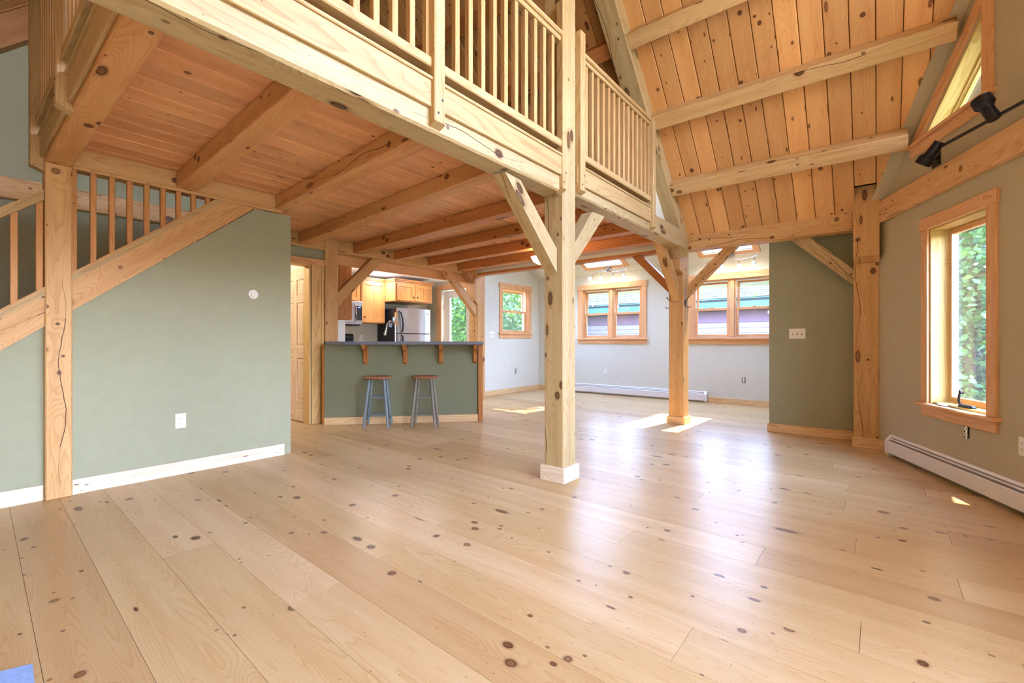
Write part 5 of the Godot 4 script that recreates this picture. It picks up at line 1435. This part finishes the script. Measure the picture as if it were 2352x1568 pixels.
func build_outside() -> void:
	M.bark = paint(srgb(96, 84, 70), 0.9)
	var lf := paint(Color.WHITE, 0.5)
	lf.vertex_color_use_as_albedo = true
	lf.backlight_enabled = true
	lf.backlight = Color(0.8, 0.9, 0.4)
	lf.cull_mode = BaseMaterial3D.CULL_DISABLED
	M.leaf = lf
	var lm := MB.new()
	var nn := Vector3(0, 1, 0.2).normalized()
	lm.face([Vector3(0, 0, 0), Vector3(0.045, 0.012, 0.05), Vector3(0.03, 0.006, 0.10), Vector3(0, 0, 0.135)], nn)
	lm.face([Vector3(0, 0, 0), Vector3(-0.045, 0.012, 0.05), Vector3(-0.03, 0.006, 0.10), Vector3(0, 0, 0.135)], nn)
	M.leaf_mesh = lm.mesh()
	solid(MB.new().span(Vector3(-40, -0.9, -45), Vector3(40, -0.6, 30)), "ground", plaster(srgb(96, 104, 62), mottled(3, 0.05, 0.6, 1.0)), "grassy ground around the house", "ground", "", "structure")
	# trees: seen through the tall window, the kitchen door and the single sash window
	var spots := [[Vector3(1.0, -0.6, -9.6), 4.5, 1.7, 60000, "leafy tree filling the tall casement window"], [Vector3(3.0, -0.6, -11.5), 4.4, 2.2, 36000, "leafy tree behind the first one outside the tall window"], [Vector3(-8.9, -0.6, -9.6), 5.0, 1.7, 52000, "leafy tree outside the glazed kitchen door"], [Vector3(-10.6, -0.6, -12.2), 5.6, 1.7, 48000, "leafy tree outside the single sash window"], [Vector3(-12.4, -0.6, -13.0), 6.5, 2.4, 36000, "large leafy tree beyond the kitchen side of the house"]]
	for i in spots.size():
		var q: Array = spots[i]
		tree(q[0], q[1], q[2], q[3], 100 + i, q[4])
	# unseen tree added to keep direct sun off one skylight
	var tt := thing("added_shade_tree", "added unseen tree behind the house, its crown shading one skylight", "tree", Vector3(-7.7, -0.6, -12.2), Basis.IDENTITY, "trees round the house")
	part(MB.new(Vector3.UP).rod(Vector3.ZERO, Vector3(2.6, 8.0, 1.0), 0.16, 0.05, 10), "trunk", M.bark, tt, true)
	var mm := MultiMesh.new()
	mm.transform_format = MultiMesh.TRANSFORM_3D
	mm.use_colors = true
	mm.mesh = M.leaf_mesh
	mm.instance_count = 7000
	var rg := RandomNumberGenerator.new(); rg.seed = 55
	for i in 7000:
		var p := Vector3(3.2, 8.2, 1.2) + Vector3(rg.randfn() * 0.5, rg.randfn() * 0.5, rg.randfn() * 0.62)
		mm.set_instance_transform(i, Transform3D(Basis.from_euler(Vector3(rg.randf_range(-0.8, 0.8), rg.randf() * TAU, rg.randf_range(-0.8, 0.8))), p))
		mm.set_instance_color(i, Color(0.13, 0.27, 0.08))
	var mi := MultiMeshInstance3D.new()
	mi.multimesh = mm
	mi.material_override = M.leaf
	mi.name = "foliage"
	tt.add_child(mi)
	tag(mi, "dense green leaves", "", "", "stuff")
	# neighbouring house
	var hz := -14.2
	var hs := thing("neighbour_house", "neighbouring house with pale shingle roof, teal fascia and mauve clapboards", "house", Vector3(-4.0, -0.6, hz))
	var clap := [paint(srgb(132, 116, 126), 0.8), paint(srgb(126, 110, 120), 0.8)]
	part(MB.new().span(Vector3(-10.5, -0.6, hz - 4.0), Vector3(2.0, 2.1, hz - 0.03)), "wall_core", paint(srgb(120, 92, 96), 0.9), hs)
	var y := -0.6
	var r := 0
	while y < 1.62:
		var x := -10.5 + (0.0 if r % 2 == 0 else -1.3)
		while x < 2.0:
			var xa := maxf(x, -10.5); var xb := minf(x + 3.2, 2.0)
			var mb := MB.new()
			mb.prism([Vector3(xa + 0.003, y, hz + 0.006), Vector3(xa + 0.003, y, hz - 0.02), Vector3(xa + 0.003, y + 0.16, hz - 0.02), Vector3(xa + 0.003, y + 0.16, hz - 0.012)], Vector3(xb - xa - 0.006, 0, 0))
			part(mb, "clapboard", clap[rng.randi() % 2], hs)
			x += 3.2
		y += 0.148
		r += 1
	part(MB.new().span(Vector3(-10.5, 1.62, hz - 0.02), Vector3(2.0, 2.02, hz + 0.012)), "eave_shade_band", paint(srgb(104, 72, 82), 0.8), hs)  # dark band painted as the shadow under the eave
	part(MB.new().span(Vector3(-10.8, 2.0, hz - 0.05), Vector3(2.3, 2.05, hz + 0.34)), "soffit", paint(srgb(120, 94, 100), 0.8), hs)
	part(MB.new().span(Vector3(-10.8, 2.0, hz + 0.34), Vector3(2.3, 2.27, hz + 0.37), 0.005), "fascia", paint(srgb(52, 104, 114), 0.6), hs)
	part(MB.new().span(Vector3(-10.8, 2.255, hz + 0.30), Vector3(2.3, 2.285, hz + 0.42), 0.005), "drip_edge", paint(srgb(52, 104, 114), 0.6), hs)
	# roof: shingles in courses, singly where they show
	var up := Vector3(0, 0.55, -1).normalized(); var nr := Vector3(0, 1, 0.55).normalized()
	var o := Vector3(0, 2.285, hz + 0.42)
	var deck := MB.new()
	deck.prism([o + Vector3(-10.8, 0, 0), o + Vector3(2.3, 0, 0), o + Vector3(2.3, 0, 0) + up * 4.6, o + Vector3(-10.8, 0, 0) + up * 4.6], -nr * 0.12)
	part(deck, "roof_deck", paint(srgb(40, 46, 46), 0.9), hs)  # darkened to draw shadow lines between the shingle courses
	var tones := [paint(srgb(72, 81, 76), 0.9), paint(srgb(65, 75, 71), 0.9), paint(srgb(78, 86, 80), 0.9), paint(srgb(58, 70, 68), 0.9)]
	var rest := MB.new()
	var count := 0
	for row in 24:
		var t0 := row * 0.15
		var x := -10.8 + (row % 2) * 0.17 + (row % 3) * 0.07
		while x < 2.0:
			var wv := rng.randf_range(0.3, 0.42)
			var p := o + up * t0 + Vector3(x, 0, 0)
			var quad := [p + nr * 0.022, p + Vector3(wv - 0.012, 0, 0) + nr * 0.022, p + Vector3(wv - 0.012, 0, 0) + up * 0.2 + nr * 0.002, p + up * 0.2 + nr * 0.002]
			var seen := row < 11 and x > -8.7 and x < -1.6
			if seen and count < 298:
				part(MB.new().prism(quad, -nr * 0.011), "shingle", tones[rng.randi() % 4], hs)
				count += 1
			else:
				rest.prism(quad, -nr * 0.011)
			x += wv
	var rs := part(rest, "shingle_courses", tones[0], hs)
	tag(rs, "", "", "", "stuff")
